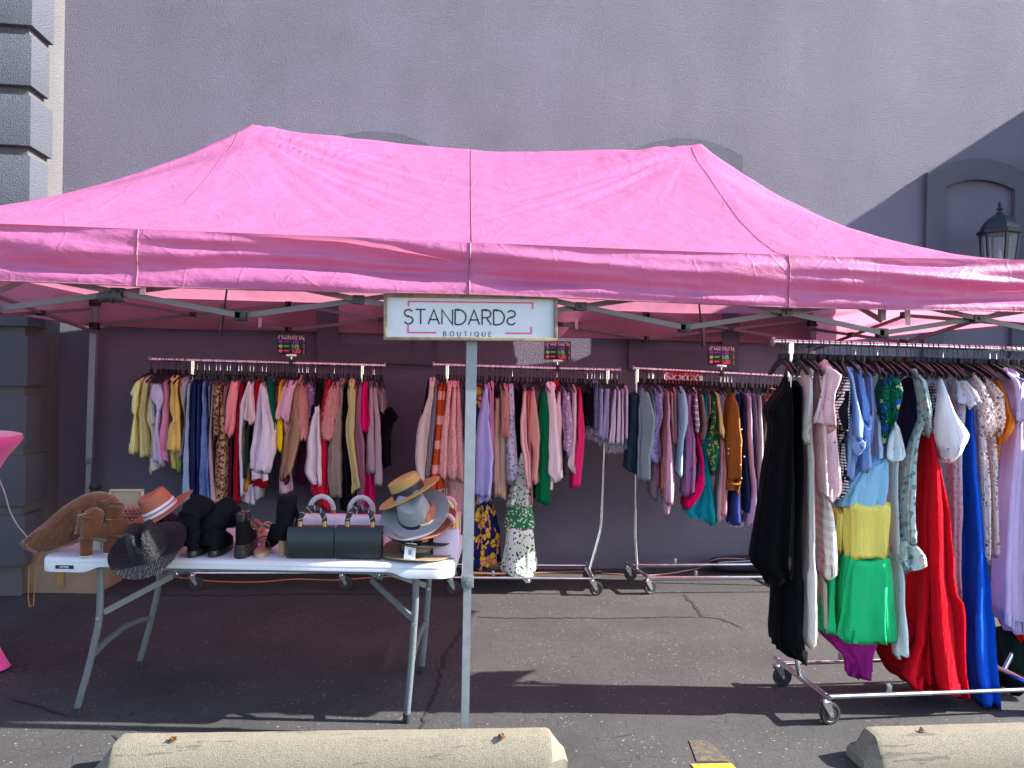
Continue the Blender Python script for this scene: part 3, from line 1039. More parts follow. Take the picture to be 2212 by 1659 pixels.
b.build('bracket_line', M['sign_pink'], sg, 0)
b = MB()
b.box(o0 + np.array([0, 0.035, SH / 2 + 0.004]), (0.05, 0.05, 0.012), bev=0.003)
b.build('mounting_clip', M['black_plastic'], sg)

# ------------------------------------------------------------------ garment racks
M['tyre'] = M['black_rubber']
def garment_rack(name_label, rail, posts, kink, base, castor_d, group='chrome rolling garment racks'):
    """rail: two end points; posts: two top points; kink z; base: two end-bar centres (x, y); castor_d half depth"""
    r0, r1 = np.array(rail[0]), np.array(rail[1])
    t = thing('garment_rack', name_label, 'garment rack', ((base[0][0] + base[1][0]) / 2, base[0][1], 0), group)
    b = MB()
    b.tube([r0, r1], 0.0125, 12)
    b.build('rail', M['chrome'], t)
    for e, s_ in ((r0, -1), (r1, 1)):
        b = MB()
        d = unit(r1 - r0) * s_
        b.tube([e - d * 0.004, e + d * 0.001, e + d * 0.008], [0.0225, 0.024, 0.019], 16)
        b.build('end_cap', M['dark_chrome'], t)
    for k, (pt, bs) in enumerate(zip(posts, base)):
        pt = np.array(pt)
        kn = np.array([pt[0] + (bs[0] - pt[0]) * 0.25, pt[1], kink])
        bt = np.array([bs[0], bs[1], 0.135])
        b = MB()
        q = [pt, pt * 0.7 + kn * 0.3, kn + np.array([0, 0, .03]), kn + (bt - kn) * 0.08, bt]
        b.tube(q, 0.0125, 12)
        b.build('post', M['chrome'], t)
        b = MB()
        b.tube([pt + np.array([0, 0, -0.005]), pt - np.array([0, 0, 0.17])], 0.016, 12)
        b.build('post_sleeve', M['chrome'], t)
        dv = np.array([castor_d[0], castor_d[1], 0])
        A, B_ = bt - dv, bt + dv
        b = MB()
        b.tube([A - unit(dv) * 0.03, B_ + unit(dv) * 0.03], 0.014, 12)
        b.build('end_bar', M['chrome'], t)
        for cpt in (A, B_):
            an = random.uniform(-0.22, 0.3)
            ca, sa = math.cos(an), math.sin(an)
            wc = np.array([cpt[0] + 0.028 * ca, cpt[1] + 0.028 * sa, 0.0505])
            ax = np.array([-sa, ca, 0])
            c = thing_part('caster', t)
            b = MB()
            prof = [(0.012, -0.011), (0.034, -0.010), (0.037, -0.013), (0.049, -0.012), (0.0505, -0.006), (0.0505, 0.006), (0.049, 0.012), (0.037, 0.013), (0.034, 0.010), (0.012, 0.011)]
            Mx = Matrix((Vector((ca, sa, 0)), Vector((0, 0, 1)), Vector((-sa, ca, 0)))).transposed()
            b.lathe(prof, wc, 28, Mx)
            b.build('wheel', M['tyre'], c, 30, org=ROOT[t.name])
            b = MB()
            for sd in (-1, 1):
                o = wc + ax * sd * 0.017
                up = np.array([0, 0, 1.0])
                top = np.array([cpt[0], cpt[1], 0.108]) + ax * sd * 0.015
                e = np.array([ca, sa, 0])
                vsq = [o - up * 0.012 - e * 0.009, o - up * 0.012 + e * 0.009, top + e * 0.022, top - e * 0.024]
                vsq += [p + ax * sd * 0.002 for p in vsq]
                b.add(vsq, [(0, 1, 2, 3), (7, 6, 5, 4), (0, 4, 5, 1), (1, 5, 6, 2), (2, 6, 7, 3), (3, 7, 4, 0)])
            b.tube([wc - ax * 0.021, wc + ax * 0.021], 0.006, 8)
            b.box((cpt[0], cpt[1], 0.109), (0.042, 0.042, 0.004), Matrix.Rotation(an, 3, 'Z'))
            b.tube([(cpt[0], cpt[1], 0.107), (cpt[0], cpt[1], 0.150)], 0.008, 8)
            b.build('fork', M['chrome'], c, 30, org=ROOT[t.name])
    for q in (-1, 1):
        dv = np.array([castor_d[0], castor_d[1], 0]) * 0.9 * q
        a = np.array([base[0][0], base[0][1], 0.131]) + dv
        c = np.array([base[1][0], base[1][1], 0.131]) + dv
        a[2] = c[2] = 0.120 if q < 0 else 0.128
        b = MB()
        b.tube([a, a * 0.5 + c * 0.5], 0.0115, 12)
        b.tube([a * 0.5 + c * 0.5, c], 0.0100, 12)
        b.build('base_bar', M['chrome'], t)
        mp = a * 0.7 + c * 0.3
        b = MB()
        b.box(mp + np.array([0, 0, 0.03]), (0.02, 0.004, 0.042), bev=0.002)
        b.box(mp + np.array([0, -0.012, 0.03]), (0.02, 0.004, 0.035), bev=0.002)
        b.build('lock_clip', M['dark_chrome'], t)
    return t
def thing_part(name, t):
    o = bpy.data.objects.new(name, None)
    o.empty_display_size = 0.02
    COL.objects.link(o)
    o.parent = t
    ROOT[o.name] = ROOT[t.name]
    return o

# rack axes: (rail left, rail right)
RK = {
    1: (V(324, 776, 6.03), V(831, 790, 6.00)),
    2: (V(937, 788, 5.80), V(1338, 800, 5.76)),
    3: (V(1368, 796, 5.74), V(1368, 796, 5.74) + np.array([1.52, -0.05, -0.045])),
    4: (V(1670, 738, 3.58), V(1670, 738, 3.58) + np.array([1.62, 0.0, -0.008])),
}
def on_rail(k, x, dz=0.0):
    a, c = RK[k]
    f = (x - a[0]) / (c[0] - a[0])
    p = a + (c - a) * f
    p[2] += dz
    return p
garment_rack('chrome garment rack at left back with pastel to dark clothes and jeans', RK[1], [on_rail(1, -1.653), on_rail(1, -0.40)], 0.43, [(-1.58, 6.06), (-0.50, 6.0)], (0.01, 0.2))
garment_rack('chrome garment rack at middle back just behind the centre pole', RK[2], [on_rail(2, 0.24), on_rail(2, 1.465)], 0.454, [(0.30, 5.83), (1.345, 5.74)], (0.02, 0.2))
garment_rack('chrome garment rack at right back under the red Standards banner', RK[3], [on_rail(3, 1.69), on_rail(3, 3.06)], 0.423, [(1.72, 5.74), (2.98, 5.70)], (-0.02, 0.2))
garment_rack('front right chrome garment rack holding long dresses', RK[4], [on_rail(4, 1.829), on_rail(4, 3.22)], 0.42, [(1.915, 3.585), (3.02, 3.585)], (-0.005, 0.225))

# ------------------------------------------------------------------ hangers
def hanger_protos():
    P = {}
    hook = MB()
    pts = [(0, 0.0147 * math.sin(a), 0.0147 * math.cos(a) - 0.0125) for a in np.linspace(R(-110), R(80), 9)]
    pts = pts + [(0, 0.0135, -0.020), (0, 0.008, -0.032), (0, 0.002, -0.042), (0, 0, -0.052), (0, 0, -0.092)]
    hook.tube(pts, 0.0019, 6, up=(1, 0, 0))
    hk = hook.build('hook', M['hook_dark'])
    hs = MB()
    hs.tube(pts, 0.0019, 6, up=(1, 0, 0))
    hk2 = hs.build('hook', M['chrome'])
    for nm, mat, th, neck in (('velvet', M['velvet'], 0.007, 0.035), ('plastic', M['hanger_plastic'], 0.016, 0.055), ('clip', M['black_plastic'], 0.010, 0.03)):
        b = MB()
        lo = 0.0 if nm == 'plastic' else 0.016
        b.box((0, 0, -0.088 - lo), (th * 1.3, neck, 0.042), bev=0.003)
        if nm == 'clip':
            b.bar((0, -0.16, -0.112 - lo), (0, 0.16, -0.112 - lo), th * 0.7, 0.012)
            for y in (-0.13, 0.13):
                b.box((0, y, -0.122 - lo), (0.018, 0.03, 0.038), bev=0.003)
        else:
            for s_ in (-1, 1):
                ys = np.linspace(0, 0.205, 8)
                zc = lambda y: -0.100 - lo - 0.012 * (y / .2) - 0.052 * (y / .2) ** 1.6
                rings = []
                for y in ys:
                    hgt = 0.014 + (0.006 if nm == 'plastic' else 0.0)
                    t2 = th / 2 * (1.0 if y < .19 else .8)
                    rings.append([(-t2, s_ * y, zc(y) - hgt / 2), (t2, s_ * y, zc(y) - hgt / 2), (t2 * .6, s_ * y, zc(y) + hgt / 2), (-t2 * .6, s_ * y, zc(y) + hgt / 2)])
                b.loft(rings)
        P[nm] = b.build('hanger', mat)
    return P, hk, hk2
HP, HOOK, HOOK2 = hanger_protos()
HG = {1: ('left back rack', 'hangers on the left back rack'), 2: ('middle back rack', 'hangers on the middle back rack'),
      3: ('right back rack', 'hangers on the right back rack'), 4: ('front right rack', 'hangers on the front right rack')}
def put_hanger(k, x, rz=0.0, style='velvet', silver=False):
    p = on_rail(k, x, 0.0125)
    o = bpy.data.objects.new('hanger', HP[style].data)
    COL.objects.link(o)
    o.location = tuple(p)
    o.rotation_euler = (random.gauss(0, 0.03), random.gauss(0, 0.02), rz)
    nm = {'velvet': 'slim black velvet hanger', 'plastic': 'glossy black plastic hanger', 'clip': 'black clip hanger'}[style]
    tag(o, nm + (' with silver hook' if silver else '') + ' hanging on the rail of the ' + HG[k][0], 'hanger', HG[k][1])
    h = (HOOK2 if silver else HOOK).copy()
    COL.objects.link(h)
    h.parent = o
    h.location = (0, 0, 0)
def fill(k, x0, x1, n, style, silver=lambda i: False, sd=0.06, base=0.0):
    xs = np.linspace(x0, x1, n) + rng.normal(0, 0.006, n)
    for i, x in enumerate(xs):
        put_hanger(k, float(x), base + random.gauss(0, sd), style, silver(i))
xa, xb = RK[1][0][0], RK[1][1][0]
put_hanger(1, xa + 0.012, -0.25)
fill(1, xa + 0.06, -1.70, 12, 'velvet', base=-0.1)
fill(1, -1.62, -1.12, 19, 'clip', lambda i: i % 3 != 1)
fill(1, -1.11, -0.44, 27, 'velvet', lambda i: i in (9, 10, 11, 12, 14, 19))
fill(1, -0.38, xb - 0.02, 8, 'velvet', lambda i: i in (3, 4), 0.1, 0.15)
xa, xb = RK[2][0][0], RK[2][1][0]
fill(2, xa + 0.02, 0.225, 4, 'velvet', base=-0.1)
fill(2, 0.26, 1.28, 40, 'velvet', lambda i: i % 13 == 5)
fill(2, 1.30, xb - 0.02, 15, 'clip', lambda i: i % 2 == 0)
xa, xb = RK[3][0][0], RK[3][1][0]
fill(3, xa + 0.05, 2.33, 26, 'velvet', lambda i: i in (3, 4, 5, 8, 20))
fill(3, 2.35, xb - 0.05, 26, 'clip', lambda i: i in (0, 1, 2, 3))
xa, xb = RK[4][0][0], RK[4][1][0]
fill(4, xa + 0.045, 1.80, 2, 'plastic', base=-0.2)
fill(4, 1.86, 3.10, 44, 'plastic', lambda i: i in (11, 15, 27, 36, 37), 0.08, -0.25)
for q in list(HP.values()) + [HOOK, HOOK2]:
    bpy.data.objects.remove(q)
# ================================================================== GARMENTS
# outlines were measured on enlarged parts of the photograph: origin and scale of each enlargement, in 3000-wide pixels
TF = {'A': (350, 950, 0.33149), 'B': (750, 950, 0.36179), 'C': (1150, 950, 0.48232), 'D': (1750, 950, 0.48232), 'E': (2150, 950, 0.45213), 'F': (2150, 1500, 0.45213)}
RY = {1: 6.015, 2: 5.78, 3: 5.72, 4: 3.58}
def px(tf, x, y):
    ox, oy, s = TF[tf]
    return (ox + x * s) / 1.35624, (oy + y * s) / 1.35624
def parse(tf, rows):
    out = []
    for r in rows.split('|'):
        q = r.split()
        k = tf
        if q[0] in TF:
            k = q[0]
            q = q[1:]
        y, l, r_ = float(q[0]), float(q[1]), float(q[2])
        a = float(q[3]) if len(q) > 3 else 1.0
        u0, v = px(k, l, y)
        u1, _ = px(k, r_, y)
        out.append((v, u0, u1, a))
    out.sort(key=lambda t: t[0])
    return out
def cloth_tube(rows, Yc, seed, depth=0.16, fold=0.007, nseg=None, top='round', hem=0.012, freq=1.0, drop=0.03, turn=0.45, levels=None, closed=True, frill=0.0, pad=0.0, crease=1.0):
    r = random.Random(seed)
    vmin, vmax = rows[0][0], rows[-1][0]
    L = levels or int(min(46, max(14, (vmax - vmin) / 9)))
    vsamp = sorted(set([q[0] for q in rows] + list(np.linspace(vmin, vmax, L))))
    # merge samples that nearly coincide
    vv = [vsamp[0]]
    for q in vsamp[1:]:
        if q - vv[-1] > 1.2:
            vv.append(q)
    V0 = [q[0] for q in rows]
    U0 = np.interp(vv, V0, [q[1] for q in rows])
    U1 = np.interp(vv, V0, [q[2] for q in rows])
    AM = np.interp(vv, V0, [q[3] for q in rows])
    if len(vv) > 6:                                  # soften the polyline outline a little
        for arr in (U0, U1):
            c = arr.copy()
            arr[1:-1] = 0.2 * c[:-2] + 0.6 * c[1:-1] + 0.2 * c[2:]
        span = max(U1 - U0)
        for arr, sg in ((U0, -1), (U1, 1)):          # cloth edges are never ruler straight
            ph_ = r.uniform(0, 50)
            arr += sg * pad + np.array([noise.noise(Vector((q * (0.030 if pad else 0.014), ph_, 0))) for q in vv]) * min(4.0 if pad else 3.0, span * 0.09)
    mid = (U0.mean() + U1.mean()) / 2
    cdir = V(mid, (vmin + vmax) / 2, Yc) - c_o
    va = math.atan2(cdir[0], cdir[1])               # bearing of the garment from the camera, 0 = straight along +Y
    yaw = va * turn                                  # garments hang a little turned on the rail
    ey = np.array([math.sin(yaw), math.cos(yaw), 0])
    exx = np.array([math.cos(yaw), -math.sin(yaw), 0])
    dl = abs(va - yaw)
    wmax = max((U1 - U0)) * Yc / PF / 2
    n = nseg or int(min(72, max(26, wmax * 2 / 0.006)))
    th = np.arange(n) * 2 * math.pi / n
    ph = [r.uniform(0, 6.28) for _ in range(6)]
    k1 = max(3, int(freq * (wmax + depth) * 2 / 0.062))
    k2 = k1 * 2 + r.choice((1, -1))
    rings = []
    T = len(vv)
    creases = [(r.uniform(-.75, .75), r.uniform(.12, .26), r.uniform(.45, 1.0)) for _ in range(2 if wmax < .05 else 4)]
    slant = r.uniform(-1, 1) * min(0.03, wmax * 0.6) * (1 if hem >= 0.01 else 0.3)
    for i, v in enumerate(vv):
        t = (v - vmin) / max(1e-6, vmax - vmin)
        pl, pr = V(U0[i], v, Yc), V(U1[i], v, Yc)
        c = (pl + pr) / 2
        w = np.linalg.norm(pr - pl) / 2 * math.cos(va)
        bb = min(depth, max(w * 0.6, 0.9 * w / max(0.05, math.sin(dl))))
        a = math.sqrt(max((w * w - (bb * math.sin(dl)) ** 2), (0.35 * w) ** 2)) / max(0.3, math.cos(dl))
        A = 2.3 * fold * AM[i] * (0.25 + 0.75 * t)
        drift = 0.5 * math.sin(3.1 * t + ph[3]) * 0.6
        tw = th + 0.25 * np.sin(th * 2 + ph[4])
        s1 = np.cos(k1 * tw + ph[0] + drift)
        s2 = np.cos(k2 * tw + ph[1] - drift * 1.4 + 1.1 * t)
        s3 = np.cos(2 * tw + ph[2] + 2.2 * t)
        s1 = 1 - 2 * np.abs(np.sin((k1 * tw + ph[0] + drift) / 2)) ** 0.8
        d = A * (0.62 * s1 + 0.3 * s2 + 0.35 * s3)
        if frill and AM[i] > 1.5:
            d = d + frill * np.sin(k2 * 1.7 * th + ph[5] + t * 9) * (AM[i] - 1)
        lim = min(a * 0.75, 1)
        d = np.clip(d, -lim, lim)
        cx_, sy_ = np.cos(th), np.sin(th)
        # rounded-box like section so that the near edge is not a knife edge
        rx, ry = np.sign(cx_) * np.abs(cx_) ** 0.55, np.sign(sy_) * np.abs(sy_) ** 0.8
        X = rx * (a + d)
        Yq = ry * (bb + d * 0.8)
        for cc_, cw, ca in creases:                  # a few deep folds running down the near face
            Yq = Yq + np.where(sy_ < 0.25, 1.0, 0.0) * ca * crease * min(a, 0.05) * min(1, 0.25 + 1.6 * t) * np.exp(-((rx - cc_ - 0.12 * math.sin(2.2 * t + ph[5])) / cw) ** 2)
        z = c[2] - drop * (np.abs(ry) ** 2) * max(0.0, 1 - t * 5)
        if i == T - 1:
            z = z + hem * (0.6 * s1 + 0.4 * s3) * AM[i] + slant * rx
        P = c[None, :] + exx[None, :] * X[:, None] + ey[None, :] * Yq[:, None]
        P[:, 2] = z
        rings.append(P)
    if top == 'round':
        f = rings[0]
        cc = f.mean(0)
        q1 = cc + (f - cc) * np.array([0.62, 0.8, 1])
        q1[:, 2] = f[:, 2] + 0.010
        q2 = cc + (f - cc) * np.array([0.2, 0.4, 1])
        q2[:, 2] = f[:, 2] + 0.014
        rings = [q2, q1] + rings
    # hem turned in so that the cloth shows an edge with thickness
    f = rings[-1]
    cc = f.mean(0)
    q = cc + (f - cc) * np.array([0.95, 0.97, 1])
    q[:, 2] = f[:, 2] + 0.004
    q3 = cc + (f - cc) * np.array([0.90, 0.95, 1])
    q3[:, 2] = f[:, 2] + 0.06
    rings = rings + [q, q3]
    b = MB()
    b.loft(rings, cap0=True, cap1=True)
    return b

def strands(rows, Yc, n, length, seed, down=1.0, wid=0.003, spread=0.02, front=0.16):
    """many little tapering threads spread over the outline: shag fur or a frayed hem"""
    r = random.Random(seed)
    b = MB()
    V0 = [q[0] for q in rows]
    va = None
    for _ in range(n):
        v = V0[0] + (V0[-1] - V0[0]) * r.random()
        u0, u1 = np.interp(v, V0, [q[1] for q in rows]), np.interp(v, V0, [q[2] for q in rows])
        f = r.random()
        p = V(u0 + (u1 - u0) * f, v, Yc)
        bow = math.sqrt(max(0, 1 - (2 * f - 1) ** 2))
        w = (u1 - u0) * Yc / PF / 2
        p = p + np.array([0, -(front if front < .1 else min(front, w * 1.3)) * bow * r.uniform(0.7, 1.05), 0])
        ln = length * r.uniform(0.6, 1.3)
        d = unit(np.array([(2 * f - 1) * 0.55 + r.gauss(0, 0.25), -0.35 - r.random() * 0.4, -down]))
        s_ = unit(np.cross(d, (r.gauss(0, .3), 1, 0)))
        m_ = p + d * ln * 0.5 + np.array([0, 0, 0.15 * ln])
        e = p + d * ln + np.array([0, 0, -0.12 * ln])
        wv = wid * r.uniform(0.6, 1.3)
        b.add([p - s_ * wv, p + s_ * wv, m_ + s_ * wv * 0.8, m_ - s_ * wv * 0.8, e], [(0, 1, 2, 3), (3, 2, 4)])
    return b

_seed = [100]
def garment(k, tf, name, cat, label, mat, rows, d=0.0, parts=(), **kw):
    _seed[0] += 1
    R_ = parse(tf, rows)
    Yc = RY[k] - d
    org = V((R_[0][1] + R_[0][2]) / 2, R_[0][0], Yc)
    org[2] = on_rail(k, org[0])[2] - 0.09
    dep = kw.pop('depth', 0.12 if k == 4 else 0.13)
    kw.setdefault('pad', 0.0 if k == 4 else 1.2)
    b = cloth_tube(R_, Yc, _seed[0], dep, **kw)
    o = b.build(name, mat, None, 180, org=org)
    tag(o, label + ' on the ' + HG[k][0], cat, 'clothes hanging on the ' + HG[k][0])
    for i, pt in enumerate(parts):
        pn, pm, pr = pt[:3]
        op = dict(pt[3]) if len(pt) > 3 else {}
        pd = op.pop('d', d + 0.03)
        if 'strands' in op:
            q = strands(parse(tf, pr), RY[k] - pd, op['strands'], op.get('length', .03), _seed[0] + i, op.get('down', 1), op.get('wid', .003), front=op.get('front', .16))
            c = q.build(pn, pm, o, 0, org=org)
        else:
            dp = op.pop('depth', 0.07)
            q = cloth_tube(parse(tf, pr), RY[k] - pd, _seed[0] * 7 + i, dp, **op)
            c = q.build(pn, pm, o, 180, org=org)
    return o
g = garment
FL = dict(fold=0.010)
ST = dict(fold=0.004, hem=0.004)
FR = dict(fold=0.012, freq=1.4, frill=0.006)

# ---------------------------------------------------------------- left back rack
yel = fab((238, 240, 150), bump=0.6, tr=.2)
g(1, 'A', 'dress', 'dress', 'pale yellow ruffled dress hung first at the left end', yel, '475 165 228 1|560 132 222 2|610 118 210 2.6|640 127 212 1.2|690 130 205 2|775 122 198 2.6|792 140 192 1|900 128 190|1020 112 188|1135 101 186', .05, **FR)
g(1, 'A', 'dress', 'dress', 'pale yellow ruffled dress hung second from left end', yel, '478 222 290 1|600 192 282 2|700 190 275 1.5|795 180 268 2.5|815 192 262 1|950 190 275|1165 192 298', .03, **FR)
g(1, 'A', 'blouse', 'blouse', 'mint blouse with a rolled sleeve behind yellow dresses', fab((226, 236, 204)), '500 285 325|700 262 325|850 250 335|900 290 345|1235 282 420|1300 274 330', -.02, [('sleeve', fab((226, 236, 204)), '690 264 322|780 250 330|830 246 335|884 280 340', dict(d=.04))], **FL)
g(1, 'A', 'blouse', 'blouse', 'lilac plaid blouse with ruffled shoulder', fab((186, 186, 236), 'plaid', (214, 176, 226), (150, 160, 220), sc=.6), '490 310 395 1|560 285 420 2|640 280 428 2.4|700 318 418 2.2|755 330 395 1.2|900 330 378|1220 312 428', .04, **FR)
g(1, 'A', 'dress', 'dress', 'orchid pink sleeveless dress beside lilac plaid blouse', fab((228, 128, 196), 'crinkle', bump=.5), '470 388 455|600 398 466|790 385 466|1000 350 464|1165 328 462|1185 360 462', .01, **FL)
g(1, 'A', 'blouse', 'blouse', 'mustard yellow blouse with gathered ruffle front', fab((250, 204, 80), tr=.2), '465 462 540 1|555 465 542 1.8|700 468 548 2.4|800 480 545 2.6|850 486 545 1.6|870 456 550 1|1000 445 552|1110 436 546', .05, **FR)
g(1, 'A', 'dress', 'dress', 'olive yellow dress hem below mustard blouse', fab((190, 190, 80)), '1000 470 566|1110 468 572|1200 482 572|1280 492 556', -.02, **FL)
g(1, 'A', 'blouse', 'blouse', 'grey beige sleeveless blouse left of the jeans', fab((150, 142, 138)), '478 555 640|560 538 622|700 558 606|860 586 604|1165 536 580', .02, **FL)
dn = lambda a, c: fab(a, 'denim', c, bump=.35, tr=0)
g(1, 'A', 'jeans', 'jeans', 'light blue flared jeans, first of the jeans', dn((86, 124, 170), (122, 160, 200)), '502 612 660|600 608 650|900 592 642|1200 572 640|1562 564 652', .04, **ST)
g(1, 'A', 'jeans', 'jeans', 'dark navy jeans beside the light blue flared pair', dn((24, 34, 72), (44, 58, 104)), '500 660 712|900 638 700|1570 645 702', .01, **ST)
g(1, 'A', 'jeans', 'jeans', 'indigo jeans squeezed between navy and mid blue jeans', dn((34, 50, 98), (56, 78, 132)), '508 700 746|1000 690 745|1560 690 730', 0, **ST)
g(1, 'A', 'jeans', 'jeans', 'mid blue flared jeans with a wide hem', dn((48, 84, 158), (84, 124, 196)), '488 744 786|560 739 785|900 735 792|1300 708 806|1568 697 822', .05, **ST)
g(1, 'A', 'jeans', 'jeans', 'short pale denim pair right of mid blue jeans', dn((88, 108, 150), (130, 146, 178)), '520 792 826|820 790 822', .0, **ST)
g(1, 'A', 'trousers', 'trousers', 'mauve grey trousers left of leopard print dress', fab((176, 154, 178)), '520 832 858|700 818 850|1100 795 836|1560 818 870', .03, **ST)
leo = fab((176, 128, 88), 'leopard', (30, 20, 20), (128, 84, 52))
g(1, 'A', 'blouse', 'blouse', 'leopard print blouse with loose sleeve', leo, '520 862 925|620 834 918|880 834 905|985 832 904', .03)
g(1, 'A', 'dress', 'dress', 'long leopard print dress with fringed hem', leo, '575 892 934|950 895 986|1100 880 990|1400 865 982|1542 862 976', .02, [('fringe', leo, '1535 864 974|1552 864 974', dict(strands=60, length=.025, front=.1))], **FL)
g(1, 'A', 'trousers', 'trousers', 'taupe trousers left of coral shorts', fab((128, 106, 92)), '530 930 985|700 926 962|960 914 985', .0, **ST)
g(1, 'A', 'shorts', 'shorts', 'bright coral pleated shorts', fab((255, 128, 134)), '490 1004 1066|650 965 1062|850 936 1038|945 930 1012|985 968 1000', .06, fold=.011, freq=1.5)
g(1, 'A', 'trousers', 'trousers', 'plum trousers hanging behind coral shorts', fab((88, 30, 66)), '880 988 1024|1492 970 1012', -.02, **ST)
g(1, 'A', 'trousers', 'trousers', 'long dark red trousers', fab((166, 22, 40)), '510 1088 1122|800 1040 1090|1200 1018 1078|1562 1018 1082', .01, **ST)
g(1, 'A', 'sweater', 'sweater', 'white long sleeved knit next to dark red trousers', fab((226, 222, 244)), '480 1148 1186|700 1076 1140|1000 1062 1112|1300 1070 1130|1495 1068 1124', .03, [('sleeve', fab((226, 222, 244)), '760 1078 1120|1000 1058 1106|1030 1062 1118', dict(d=.05))])
g(1, 'A', 'tee_shirt', 'T-shirt', 'blush T-shirt with wide short sleeve', fab((240, 206, 214)), '510 1158 1202|700 1130 1206|832 1110 1216|872 1146 1176', .07)
g(1, 'A', 'trousers', 'trousers', 'ochre trousers peeking below dark green sleeve', fab((190, 142, 50)), '880 1094 1126|1350 1108 1172|1462 1110 1142', 0, **ST)
g(1, 'A', 'sweater', 'sweater', 'dark forest green sweater left of white sweatshirt', fab((24, 56, 54)), '870 1134 1168|1100 1110 1162|1342 1104 1152', .04)
g(1, 'A', 'skirt', 'skirt', 'white pleated skirt hem below the ochre trousers', fab((220, 218, 240)), '1380 1090 1200|1430 1086 1200|1565 1082 1192', -.03, fold=.012, freq=1.6)
g(1, 'A', 'skirt', 'skirt', 'white tiered skirt hem under the white sweatshirt', fab((226, 226, 240)), '1380 1180 1270|1440 1180 1272|1530 1186 1258', -.05, fold=.012, freq=1.6)
g(1, 'A', 'tee_shirt', 'T-shirt', 'crimson red T-shirt behind the blush T-shirt', fab((190, 20, 40)), '490 1215 1278|700 1188 1240|880 1178 1218', .02)
g(1, 'A', 'skirt', 'skirt', 'crimson skirt hem below white sweatshirt', fab((184, 18, 36)), '1250 1180 1310|1425 1164 1308', -.03, **FL)
wsw = fab((232, 220, 244), 'plain', bump=.35)
g(1, 'A', 'sweatshirt', 'sweatshirt', 'roomy lilac white sweatshirt with ribbed cuffs', wsw, '520 1268 1306|600 1245 1312|800 1225 1362|950 1206 1396|1100 1186 1382|1292 1158 1330', .09, [('cuff', wsw, '1292 1166 1250|1362 1168 1246', dict(d=.11)), ('cuff', wsw, '1300 1256 1312|1376 1260 1306', dict(d=.09))], fold=.008)
g(1, 'A', 'dress', 'dress', 'emerald green pleated dress right of white sweatshirt', fab((10, 112, 82)), '475 1308 1384|650 1326 1398|800 1352 1398|950 1378 1400', .05, fold=.011, freq=1.5)
g(1, 'A', 'tee_shirt', 'T-shirt', 'magenta T-shirt sliver beside yellow one', fab((196, 24, 110)), '498 1388 1416|760 1388 1416', .02)
g(1, 'A', 'blouse', 'blouse', 'bright yellow blouse with long tail', fab((250, 214, 30)), '495 1418 1446|700 1400 1446|1000 1394 1450|1112 1412 1442', .04)
g(1, 'A', 'tee_shirt', 'T-shirt', 'peach T-shirt with folded short sleeve', fab((240, 164, 158)), '500 1456 1526|650 1425 1492|772 1398 1450|842 1404 1440', .06)
g(1, 'A', 'tee_shirt', 'T-shirt', 'lilac pink T-shirt over peach one', fab((236, 172, 210)), '508 1512 1576|700 1450 1542|800 1424 1516|850 1458 1510', .09, [('sleeve', fab((232, 160, 156)), '830 1432 1506|900 1440 1504|958 1452 1500', dict(d=.07))])
g(1, 'A', 'jacket', 'jacket', 'tan brown jacket with dark cuff', fab((164, 116, 78)), '460 1602 1624|560 1560 1600|700 1540 1582|900 1502 1592|1000 1474 1602|1150 1450 1562|1345 1438 1506', .07, [('cuff', fab((104, 52, 42)), '1338 1434 1508|1405 1452 1500', dict(d=.08))])
g(1, 'A', 'blouse', 'blouse', 'blush blouse hem below tan jacket', fab((222, 170, 186)), '1250 1430 1520|1380 1418 1530|1472 1436 1540', -.02, **FL)
shag = fab((240, 160, 152), tr=.25)
g(1, 'A', 'cardigan', 'cardigan', 'pink shaggy cardigan, the left one of two', shag, '500 1622 1642|600 1582 1658|800 1572 1674|920 1602 1668|990 1622 1654', .08, [('shag', shag, '510 1615 1645|600 1578 1660|800 1568 1676|920 1598 1670|985 1618 1656', dict(strands=950, length=.038, d=.08, wid=.0026, front=.085))], depth=.06)
g(1, 'A', 'blouse', 'blouse', 'purple floral blouse between the two shaggy cardigans', fab((138, 82, 160), 'floral', (232, 190, 232), sc=1.2), '520 1664 1758|600 1660 1742|830 1678 1702', .02)
g(1, 'A', 'trousers', 'trousers', 'dark burgundy trousers behind left shaggy cardigan', fab((70, 22, 44)), '820 1650 1700|1150 1580 1690|1400 1570 1650', -.03, **ST)
g(1, 'A', 'tee_shirt', 'T-shirt', 'black T-shirt above the white balloon sleeve', fab((20, 18, 26)), '488 1750 1815|650 1740 1805|786 1700 1764', .06)
g(1, 'B', 'sweater', 'sweater', 'white sweater with balloon sleeve hanging low', fab((232, 220, 234), bump=.3), '640 480 520|704 470 516|900 432 528|1100 412 540|1200 408 540|1285 450 538', .08)
g(1, 'B', 'sweater', 'sweater', 'red cable knit sweater with long hem', fab((222, 36, 72), 'cable'), '455 560 606|600 532 592|900 534 582|1100 505 590|1330 458 606|1430 520 612|1482 566 610', .04, **FL)
g(1, 'B', 'cardigan', 'cardigan', 'pink shaggy cardigan, the right one of two', shag, '476 625 676|560 586 690|700 556 690|850 546 652|905 580 612', .10, [('shag', shag, '490 620 678|560 584 692|700 552 692|850 543 654|900 578 616', dict(strands=1150, length=.040, d=.10, wid=.0026, front=.085))], depth=.06)
g(1, 'B', 'sweater', 'sweater', 'beige rib knit sweater with long straight sleeve', fab((164, 140, 124), 'rib'), '450 680 722|640 690 702|760 642 700|1000 596 700|1250 588 702|1388 600 696', .06, **ST)
g(1, 'B', 'trousers', 'trousers', 'long black trousers between beige and yellow knits', fab((18, 16, 26)), '490 694 752|700 695 746|1492 690 776', .02, **ST)
